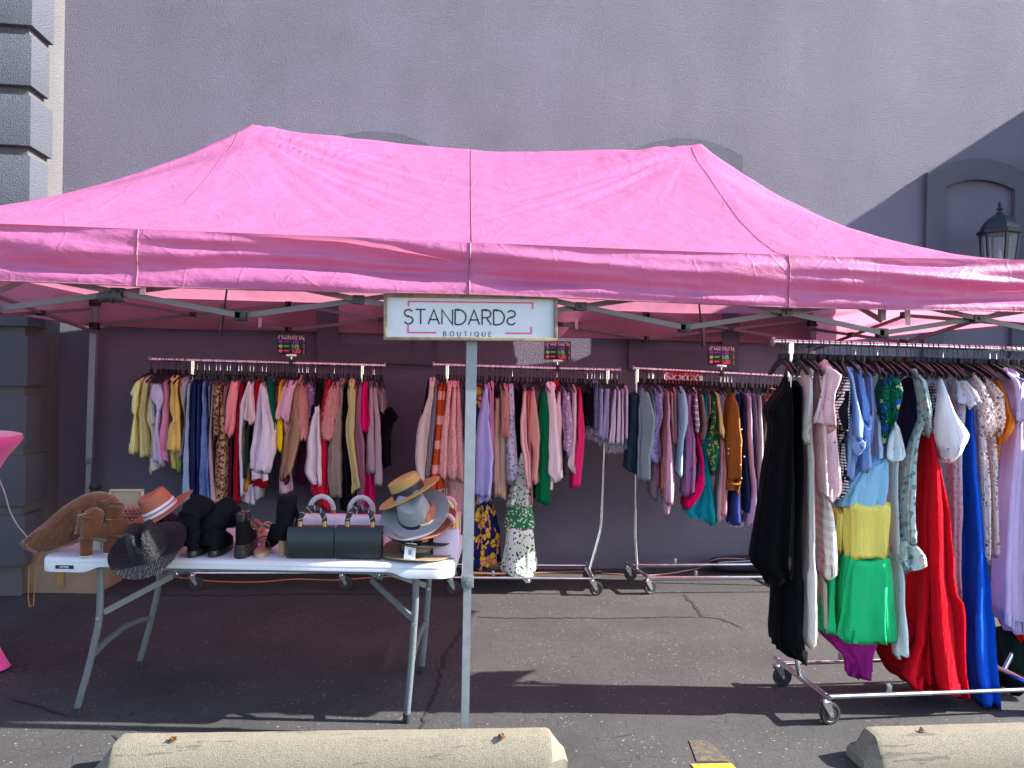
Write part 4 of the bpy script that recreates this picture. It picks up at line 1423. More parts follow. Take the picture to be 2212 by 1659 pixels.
g(1, 'B', 'sweater', 'sweater', 'butter yellow rib knit sweater with flared sleeve', fab((234, 226, 130), 'rib', sc=.8), '452 758 802|540 745 820|680 750 812|760 735 812|900 730 806|1100 766 826|1200 780 836|1300 784 856|1342 782 806', .08)
g(1, 'B', 'blouse', 'blouse', 'dusty mauve draped blouse beside butter yellow knit', fab((150, 74, 106)), '480 842 866|600 815 862|800 805 862|960 804 895|1100 830 892|1480 850 892', .05, fold=.012)
hp = fab((238, 16, 118))
g(1, 'B', 'tee_shirt', 'T-shirt', 'hot pink T-shirt near the right rack post', hp, '478 870 906|620 858 912|752 855 936|862 870 912', .08)
g(1, 'B', 'trousers', 'trousers', 'long hot pink trousers below mauve cardigan', hp, '1100 890 950|1450 860 960|1560 880 946', .0, **ST)
mv = fab((176, 142, 156), bump=.3)
g(1, 'B', 'cardigan', 'cardigan', 'mauve grey knit cardigan, shorter of the two', mv, '470 920 952|700 910 962|1192 898 980', .06)
g(1, 'B', 'cardigan', 'cardigan', 'mauve grey knit cardigan, longer and further right', mv, '480 942 978|800 962 1008|1292 962 1026', .04)
g(1, 'B', 'camisole', 'camisole', 'small taupe camisole on the last tilted hanger', fab((128, 98, 98)), '530 982 1040|708 1002 1040', .04)
g(1, 'B', 'dress', 'dress', 'black dress with frilled strap at the right end', fab((16, 14, 22)), '680 1040 1096 1.5|750 1004 1150 2.2|795 1008 1100 1.5|900 1010 1072|1142 1026 1086', .0, **FR)

# ---------------------------------------------------------------- middle back rack
g(2, 'C', 'blouse', 'blouse', 'black blouse sliver at the left end', fab((20, 16, 22)), '340 214 242|560 180 205', -.02)
g(2, 'C', 'sweater', 'sweater', 'cream ribbed sweater with long slanting sleeve', fab((236, 214, 208), 'rib'), '330 230 256|450 214 248|600 165 232|680 148 226|850 144 206|985 168 190', .06)
g(2, 'C', 'jacket', 'jacket', 'grey tweed jacket left of rust cardigans', fab((122, 110, 118), 'tweed', (60, 54, 62)), '345 248 282|600 228 264|920 188 228', .03, **ST)
rs = fab((196, 78, 34), 'stripes', (226, 138, 128), sc=.62)
g(2, 'C', 'cardigan', 'cardigan', 'rust cardigan with pink stripes, the left one', rs, '365 274 300|600 260 292|1005 222 262', .05)
g(2, 'C', 'cardigan', 'cardigan', 'rust cardigan with pink stripes, the right one', rs, '362 296 320|600 284 312|1012 254 302', .03)
pe = fab((230, 152, 150), 'floral', (186, 108, 110), sc=2.4)
for i, (rw, wd) in enumerate((('352 338 363|480 322 352|640 302 346|800 290 340|900 294 330|928 302 326', 'first'), ('350 364 388|620 346 388|860 334 396|935 350 382', 'second'), ('352 385 406|620 384 426|860 388 438|948 402 442', 'third'))):
    g(2, 'C', 'blouse', 'blouse', 'salmon pink eyelet blouse with balloon sleeve, %s from left' % wd, pe, rw, .07 - .015 * i, fold=.010, freq=1.3)
g(2, 'C', 'skirt', 'skirt', 'salmon pink eyelet tiered skirt below balloon sleeves', pe, '880 310 440|1000 306 448|1122 330 450|1142 380 440', -.02, fold=.012, freq=1.5)
g(2, 'C', 'dress', 'dress', 'dark burgundy dress left of the centre pole', fab((96, 22, 38), 'speckle', (40, 14, 20)), '370 440 484|700 440 505|920 446 506', .0)
pf = fab((36, 44, 112), 'petals', (236, 190, 60), (222, 110, 70), sc=1.1)
g(2, 'C', 'dress', 'dress', 'long dress printed with yellow and blue flowers', pf, '370 505 562|700 505 565|1060 498 600|1250 478 636|1470 438 642', -.01, **FL)
lav = fab((158, 156, 240), bump=.3)
g(2, 'C', 'sweatshirt', 'sweatshirt', 'lavender blue sweatshirt right of the centre pole', lav, '375 556 576|560 524 582|700 508 602|900 504 606|1040 510 592', .09, [('cuff', lav, '1035 512 588|1074 516 582', dict(d=.09))])
pk1 = fab((226, 130, 188))
g(2, 'C', 'tee_shirt', 'T-shirt', 'orchid pink top, left of a pair', pk1, '360 580 596|600 582 604|830 592 612', .05)
g(2, 'C', 'tee_shirt', 'T-shirt', 'orchid pink top, right of a pair', pk1, '352 594 612|600 596 616|752 602 624|952 600 616', .03)
g(2, 'C', 'tee_shirt', 'T-shirt', 'black top sliver between pink and beige', fab((22, 18, 26)), '380 615 642|520 612 630', .0)
be = fab((214, 178, 148), 'rib')
g(2, 'C', 'cardigan', 'cardigan', 'beige ribbed cardigan, left of a pair', be, '440 624 646|700 614 644|1030 608 642', .05)
g(2, 'C', 'cardigan', 'cardigan', 'beige ribbed cardigan, right of a pair', be, '375 650 692|600 648 682|1046 638 686', .02)
g(2, 'C', 'sweater', 'sweater', 'salmon sweater dotted with pompons', fab((232, 142, 130), 'knit'), '368 674 696|560 664 712|640 664 718|682 678 716', .09, [('pompon', fab((232, 142, 130)), '560 680 694|574 680 694', dict(d=.2, depth=.012)), ('pompon', fab((232, 142, 130)), '480 676 688|492 676 688', dict(d=.2, depth=.012))])
g(2, 'C', 'blouse', 'blouse', 'white and blue floral blouse with frilled hem', fab((196, 196, 226), 'floral', (98, 112, 190), sc=1.1), '370 694 732|600 700 736|690 690 752|860 688 756|895 690 772 2|945 704 742 2', .07, **FR)
g(2, 'C', 'trousers', 'trousers', 'black trousers behind the floral blouse', fab((18, 16, 24)), '370 734 792|600 745 780|800 756 780', .0, **ST)
gf = fab((222, 230, 222), 'floral', (36, 110, 62), sc=1.3)
gf2 = fab((60, 140, 92), 'floral', (226, 238, 226), sc=1.5)
g(2, 'C', 'dress', 'dress', 'long white dress with green flower tiers', gf, '760 768 782|890 745 815|1000 712 830|1100 700 842', .02, [('middle_tier', gf2, '1082 698 842|1230 686 852', dict(depth=.16, d=.025, fold=.012, freq=1.4)), ('bottom_tier', gf, '1215 688 852|1350 676 864|1482 668 872|1530 764 826', dict(depth=.17, d=.03, fold=.014, freq=1.2, hem=.01))], **FL)
g(2, 'C', 'blouse', 'blouse', 'pale pink draped blouse with slit sleeve', fab((232, 166, 168)), '390 792 808|560 770 808|690 767 812|800 788 830|985 811 833', .06)
g(2, 'C', 'blouse', 'blouse', 'coral red blouse between pink draped tops', fab((226, 100, 96)), '415 809 833|560 807 833|800 815 838|1082 834 846', .02)
g(2, 'C', 'tee_shirt', 'T-shirt', 'salmon T-shirt with rolled short sleeve', fab((230, 142, 130)), '390 841 859|560 826 880|682 820 894|742 850 886|955 838 872', .07)
g(2, 'C', 'blouse', 'blouse', 'emerald green wrap blouse with ruffle', fab((14, 118, 76)), '385 905 921 1|560 880 962 1.6|700 884 948 1.6|800 880 940|900 868 948|1078 868 942', .07, **FR)
wh = fab((234, 214, 226))
g(2, 'C', 'hooded_top', 'hooded top', 'white hooded sleeveless top', wh, '360 930 984|470 934 988|525 948 985|900 944 1018|938 970 1026', .08, [('hood', wh, '358 932 978|430 926 986|500 944 972', dict(d=.12))])
g(2, 'C', 'tee_shirt', 'T-shirt', 'pale pink T-shirt right of white hooded top', fab((236, 192, 206)), '390 1000 1015|480 982 1018|588 964 1026|900 990 1026', .05)
g(2, 'C', 'blouse', 'blouse', 'cream long blouse edge below white hooded top', fab((230, 208, 186)), '880 943 968|994 938 968', .03)
g(2, 'C', 'hooded_top', 'hooded top', 'bright red hood behind the white top', fab((206, 20, 50)), '348 972 1002|410 980 1004', .02)
g(2, 'C', 'blouse', 'blouse', 'purple and white floral blouse with frilled sleeve', fab((150, 110, 170), 'floral', (226, 204, 232), sc=1.6), '390 1030 1070|600 1020 1090 1.4|655 1034 1086 2|780 1040 1062', .06, **FR)
g(2, 'C', 'tee_shirt', 'T-shirt', 'dark green T-shirt below purple floral blouse', fab((20, 84, 66)), '640 1030 1050|900 1028 1044', .0)
g(2, 'C', 'cardigan', 'cardigan', 'white long cardigan left of hot pink blouse', fab((232, 206, 214)), '375 1085 1112|600 1080 1116|852 1062 1106|890 1088 1110', .06)
g(2, 'C', 'blouse', 'blouse', 'hot pink long blouse left of the shorts', fab((228, 48, 120)), '390 1118 1142|600 1110 1156|690 1110 1160|850 1090 1142|978 1078 1134', .05)
g(2, 'C', 'shorts', 'shorts', 'black denim shorts, first of the shorts', fab((18, 18, 28)), '375 1150 1206|610 1158 1206', .04, **ST)
fray = fab((186, 190, 210), tr=.3)
for i, (rw, hemr, wd, ca, cb) in enumerate((
        ('345 1210 1242|640 1208 1244', '628 1168 1246|690 1172 1242', 'navy denim shorts with frayed hem', (52, 60, 110), (84, 96, 148)),
        ('375 1240 1276|680 1224 1272', '668 1226 1272|700 1230 1270', 'dusty blue denim shorts with frayed hem', (92, 96, 140), (130, 132, 172)),
        ('375 1276 1310|700 1250 1302', '690 1250 1300|722 1252 1298', 'mid blue denim shorts with frayed hem', (84, 90, 150), (122, 126, 184)),
        ('375 1328 1352|720 1297 1346', '712 1294 1344|770 1298 1340', 'pale lilac denim shorts, leftmost of four pale pairs', (176, 164, 204), (206, 196, 226)),
        ('385 1352 1378|720 1345 1378', '712 1342 1376|770 1346 1374', 'pale lilac denim shorts, second of four pale pairs', (182, 170, 206), (210, 200, 228)),
        ('385 1380 1398|720 1368 1398', '712 1366 1396|765 1370 1394', 'pale lilac denim shorts, third of four pale pairs', (178, 166, 204), (208, 198, 226)),
        ('380 1397 1426|690 1396 1428', '680 1394 1426|750 1398 1420', 'pale lilac denim shorts, rightmost of four pale pairs', (170, 158, 196), (204, 194, 222)))):
    g(2, 'C', 'shorts', 'shorts', wd, dn(ca, cb), rw, .05 + .006 * (i % 3), [('frayed_hem', fray, hemr, dict(strands=110, length=.03, wid=.0016, d=.06))], **ST)

# ---------------------------------------------------------------- right back rack
te = fab((84, 124, 140))
g(3, 'D', 'blouse', 'blouse', 'dark teal blouse at the left end', fab((40, 74, 86)), '420 194 240|700 175 235|890 165 232', -.02)
g(3, 'D', 'blouse', 'blouse', 'dusty teal blouse with wide short sleeve', te, '395 262 300|500 246 330|640 240 340|800 232 310|938 234 308', .08, fold=.012)
g(3, 'D', 'blouse', 'blouse', 'second dusty teal blouse tucked behind the first', fab((98, 138, 152)), '400 308 336|560 318 350|665 318 360', .03)
g(3, 'D', 'dress', 'dress', 'blue lilac printed dress with ruffled edge', fab((116, 116, 190), 'floral', (66, 66, 140), sc=1.6), '380 334 396 1|560 344 394 1.8|690 302 378 1.8|782 296 376 2|850 345 366', .05, **FR)
g(3, 'D', 'sweater', 'sweater', 'mauve knit sweater cuff low beside coral shirt', fab((168, 128, 156), 'knit'), '780 310 366|920 311 366|1052 318 352', -.03)
g(3, 'D', 'blouse', 'blouse', 'coral orange blouse left of lilac cardigan', fab((240, 128, 108)), '400 398 416|700 382 408|850 372 402|992 370 400', .02)
g(3, 'D', 'cardigan', 'cardigan', 'lilac pink openwork cardigan with long sleeve', fab((222, 160, 200), 'knit', sc=.7), '392 410 432|700 401 442|900 397 457|1080 402 454', .08, [('cuff', fab((222, 160, 200), 'rib'), '1072 404 450|1146 406 440', dict(d=.085))])
g(3, 'D', 'trousers', 'trousers', 'blush trousers, left of a pair', fab((220, 172, 178)), '395 432 455|560 432 458|722 445 466', .03, **ST)
g(3, 'D', 'trousers', 'trousers', 'blush trousers, right of a pair', fab((228, 184, 188)), '392 456 474|560 456 474|730 456 474', .02, **ST)
g(3, 'D', 'tee_shirt', 'T-shirt', 'sky blue T-shirt with loose sleeve', fab((112, 172, 208)), '385 488 522|500 480 546|595 486 546|700 476 520|912 466 513', .08)
g(3, 'D', 'sweater', 'sweater', 'purple knit sweater with elbow sleeve', fab((166, 104, 186), 'knit'), '405 525 561|600 514 572|800 516 590|1020 512 582', .05, [('sleeve', fab((166, 104, 186), 'knit'), '600 520 575|760 530 592|820 536 600|872 542 592', dict(d=.09))])
g(3, 'D', 'tee_shirt', 'T-shirt', 'mauve T-shirt with white stripes', fab((150, 110, 140), 'stripes', (226, 210, 220), sc=2.4), '390 574 602|540 569 606|600 578 613|655 584 606', .08)
g(3, 'D', 'dress', 'dress', 'hot pink dress with slanted hem', fab((232, 12, 110)), '640 580 612|900 600 642|960 562 645|1020 524 620|1104 516 558', .03)
g(3, 'D', 'tee_shirt', 'T-shirt', 'taupe brown T-shirt above teal skirt', fab((136, 108, 100)), '400 600 632|600 618 662|712 614 642', .06)
g(3, 'D', 'dress', 'dress', 'turquoise dress with flared hem', fab((14, 146, 164)), '400 625 662|700 618 662|900 606 676|1040 590 692|1135 526 711|1192 615 704', .01, fold=.013)
g(3, 'D', 'blouse', 'blouse', 'small peach blouse beside green floral one', fab((232, 160, 140)), '405 654 680|550 668 686', .05)
g(3, 'D', 'blouse', 'blouse', 'green blouse with yellow flowers and frills', fab((12, 120, 92), 'floral', (216, 180, 60), sc=1.2), '405 680 712 1|560 680 720 1.6|690 654 728 2|770 658 732 2|902 680 711', .06, **FR)
g(3, 'D', 'blouse', 'blouse', 'soft yellow blouse with scalloped hem', fab((238, 208, 112)), '403 704 726|560 720 756|640 722 768 1.5|676 726 764', .08)
g(3, 'D', 'trousers', 'trousers', 'pale blush trousers beside rose pair', fab((206, 178, 184)), '680 724 756|1000 712 758|1186 704 760', .0, **ST)
g(3, 'D', 'trousers', 'trousers', 'rose pink trousers left of camel cardigan', fab((206, 116, 128)), '690 744 768|1000 732 780|1150 721 786', .02, **ST)
cam_ = fab((166, 108, 50), 'knit', bump=.4)
g(3, 'D', 'cardigan', 'cardigan', 'camel cardigan dotted with small pearls', cam_, '418 788 832|520 775 851|700 765 865|945 764 866', .09, [('hem_band', fab((166, 108, 50), 'rib'), '938 766 866|1003 770 856', dict(d=.095, depth=.15))])
g(3, 'D', 'jeans', 'jeans', 'navy flared jeans, left of two with frayed hem', dn((32, 48, 104), (56, 76, 140)), '430 836 862|1000 804 858|1205 788 882', .03, [('frayed_hem', fray, '1195 790 880|1215 790 880', dict(strands=70, length=.02, wid=.0015))], **ST)
g(3, 'D', 'jeans', 'jeans', 'navy flared jeans, right of two with frayed hem', dn((30, 44, 92), (50, 68, 128)), '420 862 888|900 872 905|1132 878 934', .01, [('frayed_hem', fray, '1122 880 932|1142 880 932', dict(strands=50, length=.02, wid=.0015))], **ST)
g(3, 'D', 'jeans', 'jeans', 'lilac jeans left of the grey pair', fab((196, 164, 216), bump=.3), '425 889 926|700 890 936|1000 914 958|1212 885 962', .04, **ST)
g(3, 'D', 'jeans', 'jeans', 'grey jeans, left of two', dn((100, 96, 120), (140, 136, 156)), '430 936 961|900 944 988|1120 945 990', .02, **ST)
g(3, 'D', 'jeans', 'jeans', 'lighter grey ripped jeans, right of two', dn((136, 132, 150), (176, 170, 186)), '420 964 992|850 950 1004|1100 955 1010', .05, **ST)
g(3, 'D', 'blouse', 'blouse', 'brown snake print blouse behind black dress', fab((150, 110, 96), 'leopard', (44, 28, 30), (120, 84, 70), sc=1.3), '440 998 1032|600 1000 1026|820 1004 1022', .03)
g(3, 'D', 'blouse', 'blouse', 'coral ruffled blouse at the hidden right end', fab((250, 150, 112)), '395 1034 1086 1.5|480 1030 1070 1.5|560 1022 1050|720 1020 1040', .05, **FR)
# pearls of the camel cardigan
# ---------------------------------------------------------------- front right rack
bk_ = fab((7, 7, 10), 'crinkle', bump=.4, tr=0)
g(4, 'E', 'dress', 'dress', 'wide black crinkled dress, leftmost of all', bk_, '345 312 352|420 270 372|500 215 380|560 188 385|625 215 385|690 226 388|900 190 392|1100 160 400|1300 130 400|1530 103 400|1640 200 405', .05, fold=.012)
g(4, 'E', 'dress', 'dress', 'long slim black dress reaching down to the rack base', fab((8, 8, 12), tr=0), '380 372 432|700 376 436|1200 330 436|1640 262 434|F 400 262 426|F 770 240 436|F 860 245 466|F 946 386 468', .02, fold=.012)
oat = fab((222, 202, 190), 'crinkle', bump=.4)
g(4, 'E', 'dress', 'dress', 'oatmeal long dress with tiered hem beside black dresses', oat, '285 430 500|420 445 508|700 436 505|880 443 522|1200 440 527|1560 430 530|1592 421 537|2038 419 537', .05, [('sleeve', oat, '320 446 504|500 440 506|650 430 502|700 428 478|742 430 500|768 440 498', dict(d=.10)), ('back_hem', fab((168, 148, 136)), '1630 536 596|1960 540 616', dict(d=.0, depth=.1))], fold=.008)
pke = fab((236, 178, 182), 'eyelet', sc=1.2)
g(4, 'E', 'blouse', 'blouse', 'pink eyelet blouse with ruffled shoulder', pke, '560 520 660|700 508 655|900 520 670|1085 530 682|1116 526 640', .09, [('sleeve', pke, '245 558 622 1|330 528 672 2.2|440 524 642 1.5|520 510 640 1.6|640 494 642 2.4|664 520 652 2', dict(d=.14, depth=.1, fold=.014, freq=1.5, frill=.007))], fold=.008)
gin = fab((232, 230, 236), 'grid', (18, 18, 32), sc=1.7)
g(4, 'E', 'blouse', 'blouse', 'black and white checked blouse behind pink blouse', gin, '600 640 720|700 644 712|1072 678 736|1122 640 680', .05, [('sleeve', gin, '308 668 736|430 640 742|530 598 748|610 610 740|690 650 732', dict(d=.11, depth=.09, fold=.012))])
g(4, 'E', 'dress', 'dress', 'beige gingham dress hem below pink blouse', fab((232, 230, 240), 'gingham', (206, 174, 138), sc=.95), '1080 525 622|1350 535 672|1600 560 692|1616 546 642', .03, fold=.01)
bl1 = fab((112, 156, 232), tr=.2)
g(4, 'E', 'blouse', 'blouse', 'light blue blouse with frilled cuff, the left one', bl1, '560 690 780|640 682 780|980 690 766|994 700 766', .06, [('sleeve', bl1, '290 702 766|500 730 802|640 736 832|740 744 830', dict(d=.13, depth=.09)), ('cuff', bl1, '730 742 830 2|800 756 832 2.4|848 770 802 2.4', dict(d=.14, depth=.08, frill=.008, fold=.014))])
g(4, 'E', 'blouse', 'blouse', 'light blue blouse with frilled cuff, the right one', bl1, '560 780 890|800 770 892|926 764 896', .03, [('sleeve', bl1, '280 768 830|500 800 876|640 812 880', dict(d=.12, depth=.09)), ('cuff', bl1, '640 806 882 2|720 820 878 2.4|785 834 874 2.4', dict(d=.125, depth=.08, frill=.008, fold=.014))])
g(4, 'E', 'blouse', 'blouse', 'periwinkle blue blouse behind the light blue ones', fab((118, 140, 216)), '300 838 892|600 860 906|782 880 892', .08)
skb, yy, gg = fab((120, 190, 232), 'crinkle', bump=.4, tr=.2), fab((252, 222, 66), 'crinkle', bump=.4, tr=.2), fab((44, 204, 128), tr=.2)
g(4, 'E', 'dress', 'dress', 'long colour block dress in sky blue, yellow and green', fab((214, 226, 240)), '600 890 946|870 890 962', .04, [
    ('sky_blue_tier', skb, '850 892 972 2|930 780 982|1040 700 990|1140 655 990|1195 650 990', dict(d=.05, depth=.075, fold=.016, freq=2.6, crease=.4)),
    ('back_panel', yy, '1195 634 706|1330 632 706|1460 642 706', dict(d=.015, depth=.06, fold=.012)),
    ('back_panel', gg, '1560 600 660|F 395 586 656|F 600 566 650|F 772 545 645', dict(d=.015, depth=.06, fold=.012)),
    ('yellow_tier', yy, '1145 700 1000 1.3|1300 690 998|1500 690 1000', dict(d=.06, depth=.08, fold=.015, freq=2.6, crease=.35, hem=.004)),
    ('green_tier', gg, '1492 692 992 1.2|1750 660 1000|1960 636 1010|2000 634 1014|2044 690 1014', dict(d=.065, depth=.085, fold=.016, freq=1.8, crease=.5, hem=.012))])
g(4, 'E', 'dress', 'dress', 'magenta ruffled dress hem below colour block dress', fab((160, 36, 130)), '1900 560 960|1985 530 962|2060 600 930|2140 700 888|2252 706 868', -.02, fold=.016, hem=.02)
tro = fab((28, 120, 84), 'petals', (48, 110, 206), (190, 226, 150), sc=1.5)
g(4, 'E', 'blouse', 'blouse', 'tropical leaf print blouse in green and blue', tro, '318 940 1060|430 910 1086|600 928 1052|720 938 984|810 954 976', .08, fold=.018, freq=1.5)
wey = fab((226, 234, 238), 'eyelet', sc=1.3)
g(4, 'E', 'dress', 'dress', 'long white eyelet dress with scalloped hem', wey, '640 985 1050|880 986 1062|1300 990 1062|1700 1000 1090|2100 972 1108|F 892 980 1106', .03, [('sleeve', wey, '600 990 1046|700 982 1076|840 974 1112|878 978 1080', dict(d=.10, depth=.08))], fold=.009)
g(4, 'E', 'dress', 'dress', 'midnight navy dress between tropical and sage garments', fab((22, 26, 60)), '360 1075 1182|600 1055 1182|750 1060 1142|1000 1062 1090|1200 1062 1080', .0)
sag = fab((176, 200, 196), 'floral', (84, 110, 112), (206, 150, 130), sc=.9)
g(4, 'E', 'dress', 'dress', 'sage floral dress with puffed shoulder and flounced sleeve', sag, '560 1180 1250|700 1140 1204|900 1086 1172|1150 1060 1166|1400 1055 1176', .08, [('sleeve', sag, '302 1148 1208|350 1158 1236|450 1174 1262|560 1180 1286 1.6|640 1200 1288 2|695 1228 1282 2', dict(d=.13, depth=.1, fold=.014)), ('flounce', sag, '1390 1056 1180 1.4|1480 1040 1196 2|1530 1030 1208 2.2|1582 1072 1132 2', dict(d=.09, depth=.1, fold=.014, frill=.007))], fold=.009)
red = fab((214, 10, 32), 'crinkle', bump=.8)
g(4, 'E', 'dress', 'dress', 'long red crinkled dress with gathered tiers', red, '690 1200 1286|900 1168 1328|1200 1166 1380|1600 1165 1402|F 512 1172 1420|F 545 1160 1440 1.7|F 760 1170 1462|F 1000 1205 1480|F 1136 1232 1497', .06, [('left_fold', red, '1500 1160 1260|F 520 1118 1260|F 800 1095 1270|F 1020 1022 1270|F 1095 1090 1275', dict(d=.03, depth=.14, fold=.016))], fold=.016, freq=.85, depth=.13, hem=.015)
g(4, 'E', 'dress', 'dress', 'dark red dress hem spreading behind long red dress', fab((176, 8, 26)), '1900 1000 1200|2085 918 1160|2180 960 1300|2290 1020 1320|2350 1180 1330', -.03, fold=.018, hem=.02)
g(4, 'E', 'blouse', 'blouse', 'black checked blouse strip left of white puff sleeve', gin, '395 1256 1312|650 1284 1314|760 1294 1338|862 1320 1338', .06)
whp = fab((238, 238, 250), tr=.3, bump=.3)
g(4, 'E', 'blouse', 'blouse', 'white blouse with huge puff sleeve', whp, '345 1328 1350|450 1312 1392|600 1290 1446|710 1308 1502|760 1316 1490|832 1330 1468|886 1344 1410', .15, fold=.012, depth=.13)
glf = fab((168, 172, 204), 'floral', (206, 150, 132), (120, 126, 170), sc=1.8)
g(4, 'E', 'dress', 'dress', 'lilac grey floral dress with frilled cap sleeve', glf, '480 1420 1500|870 1368 1472|1200 1374 1472|1650 1390 1474|F 600 1425 1478|F 762 1452 1472', .03, [('sleeve', glf, '308 1384 1442 1.4|430 1418 1542 2|500 1440 1576 2.2|528 1440 1560 2', dict(d=.10, depth=.1, frill=.006, fold=.014))], fold=.009)
blu = fab((16, 84, 206), 'crinkle', bump=.4)
g(4, 'E', 'dress', 'dress', 'long cobalt blue dress reaching the rack base bar', blu, '525 1484 1552|720 1480 1562|900 1475 1572|1300 1474 1612|1650 1478 1652|F 612 1472 1668|F 650 1464 1688 1.6|F 1000 1480 1712|F 1218 1524 1733', .05, fold=.011, freq=.9, depth=.12)
lac = fab((232, 208, 204), 'lace', tr=.2)
lin = fab((206, 180, 178))
g(4, 'E', 'dress', 'dress', 'cream pink lace dress, the left one', lac, '560 1560 1610|900 1570 1642|1200 1574 1662|1532 1600 1662', .08, [('sleeve', lac, '328 1534 1592|450 1560 1640|560 1578 1684 1.5|702 1600 1688 1.8', dict(d=.14, depth=.09, fold=.012)), ('lining', lin, '580 1566 1604|1200 1582 1654|1500 1604 1656', dict(d=.06, depth=.1))])
g(4, 'E', 'dress', 'dress', 'cream pink lace dress, the right one', lac, '560 1640 1690|1000 1640 1704|1500 1658 1720', .06, [('sleeve', lac, '328 1568 1642|450 1648 1742|640 1680 1762 1.5|695 1690 1742 1.6', dict(d=.12, depth=.09, fold=.012)), ('lining', lin, '580 1646 1684|1000 1648 1696|1470 1664 1712', dict(d=.04, depth=.1))])
org_ = fab((248, 140, 48), tr=.2)
g(4, 'E', 'blouse', 'blouse', 'orange blouse with gathered puff sleeve', org_, '700 1680 1730|950 1676 1712', .03, [('sleeve', org_, '342 1668 1722|480 1716 1782|575 1728 1800|610 1730 1822 2|690 1690 1796 2|752 1698 1742 2', dict(d=.10, depth=.1, fold=.014, frill=.006))])
lil = fab((190, 160, 212), tr=.2)
g(4, 'E', 'dress', 'dress', 'lilac dress with cascading ruffle and tiers', lil, '560 1790 1868|820 1740 1876|1130 1712 1884|1500 1692 1880|F 290 1690 1885|F 500 1690 1888|F 690 1690 1882|F 735 1692 1842', .06, [('ruffle', lil, '298 1698 1842 1.4|360 1738 1882 2|470 1778 1872 2|560 1798 1874 2.4|634 1790 1862 2', dict(d=.13, depth=.09, fold=.016, frill=.008))], fold=.013, depth=.11)
g(4, 'E', 'blouse', 'blouse', 'scarlet blouse cut by the right picture edge', fab((214, 20, 36)), '480 1856 1930|900 1862 1940', .04)
g(4, 'E', 'dress', 'dress', 'orange red dress hem below the lilac dress', fab((216, 30, 20)), '1800 1720 1900|1915 1714 1910|2060 1790 1920', -.02, fold=.015)
g(4, 'E', 'dress', 'dress', 'dark green velvet dress hem at the right', fab((22, 40, 32)), '1980 1706 1920|2200 1722 1930|2352 1730 1920', -.05, fold=.018, hem=.01)

# pearls on the camel cardigan
cg = [o for o in COL.objects if 'small pearls' in o.get('label', '')][0]
M['pearl'] = simple('pearl', (0.8, 0.78, 0.72), 0.25)
for (x_, y_) in ((818, 630), (815, 725), (812, 838), (818, 918), (770, 750), (770, 778), (852, 795)):
    u, v = px('D', x_, y_)
    f = abs((x_ - 815) / 50)
    p = V(u, v, RY[3] - .09) + np.array([0, -0.172 * math.sqrt(max(0, 1 - f * f * .95)), 0])
    b = MB()
    b.lathe([(0.0005, -.006), (.004, -.0045), (.006, 0), (.004, .0045), (.0005, .006)], p, 10)
    b.build('pearl', M['pearl'], cg, 60, org=ROOT[cg.name])

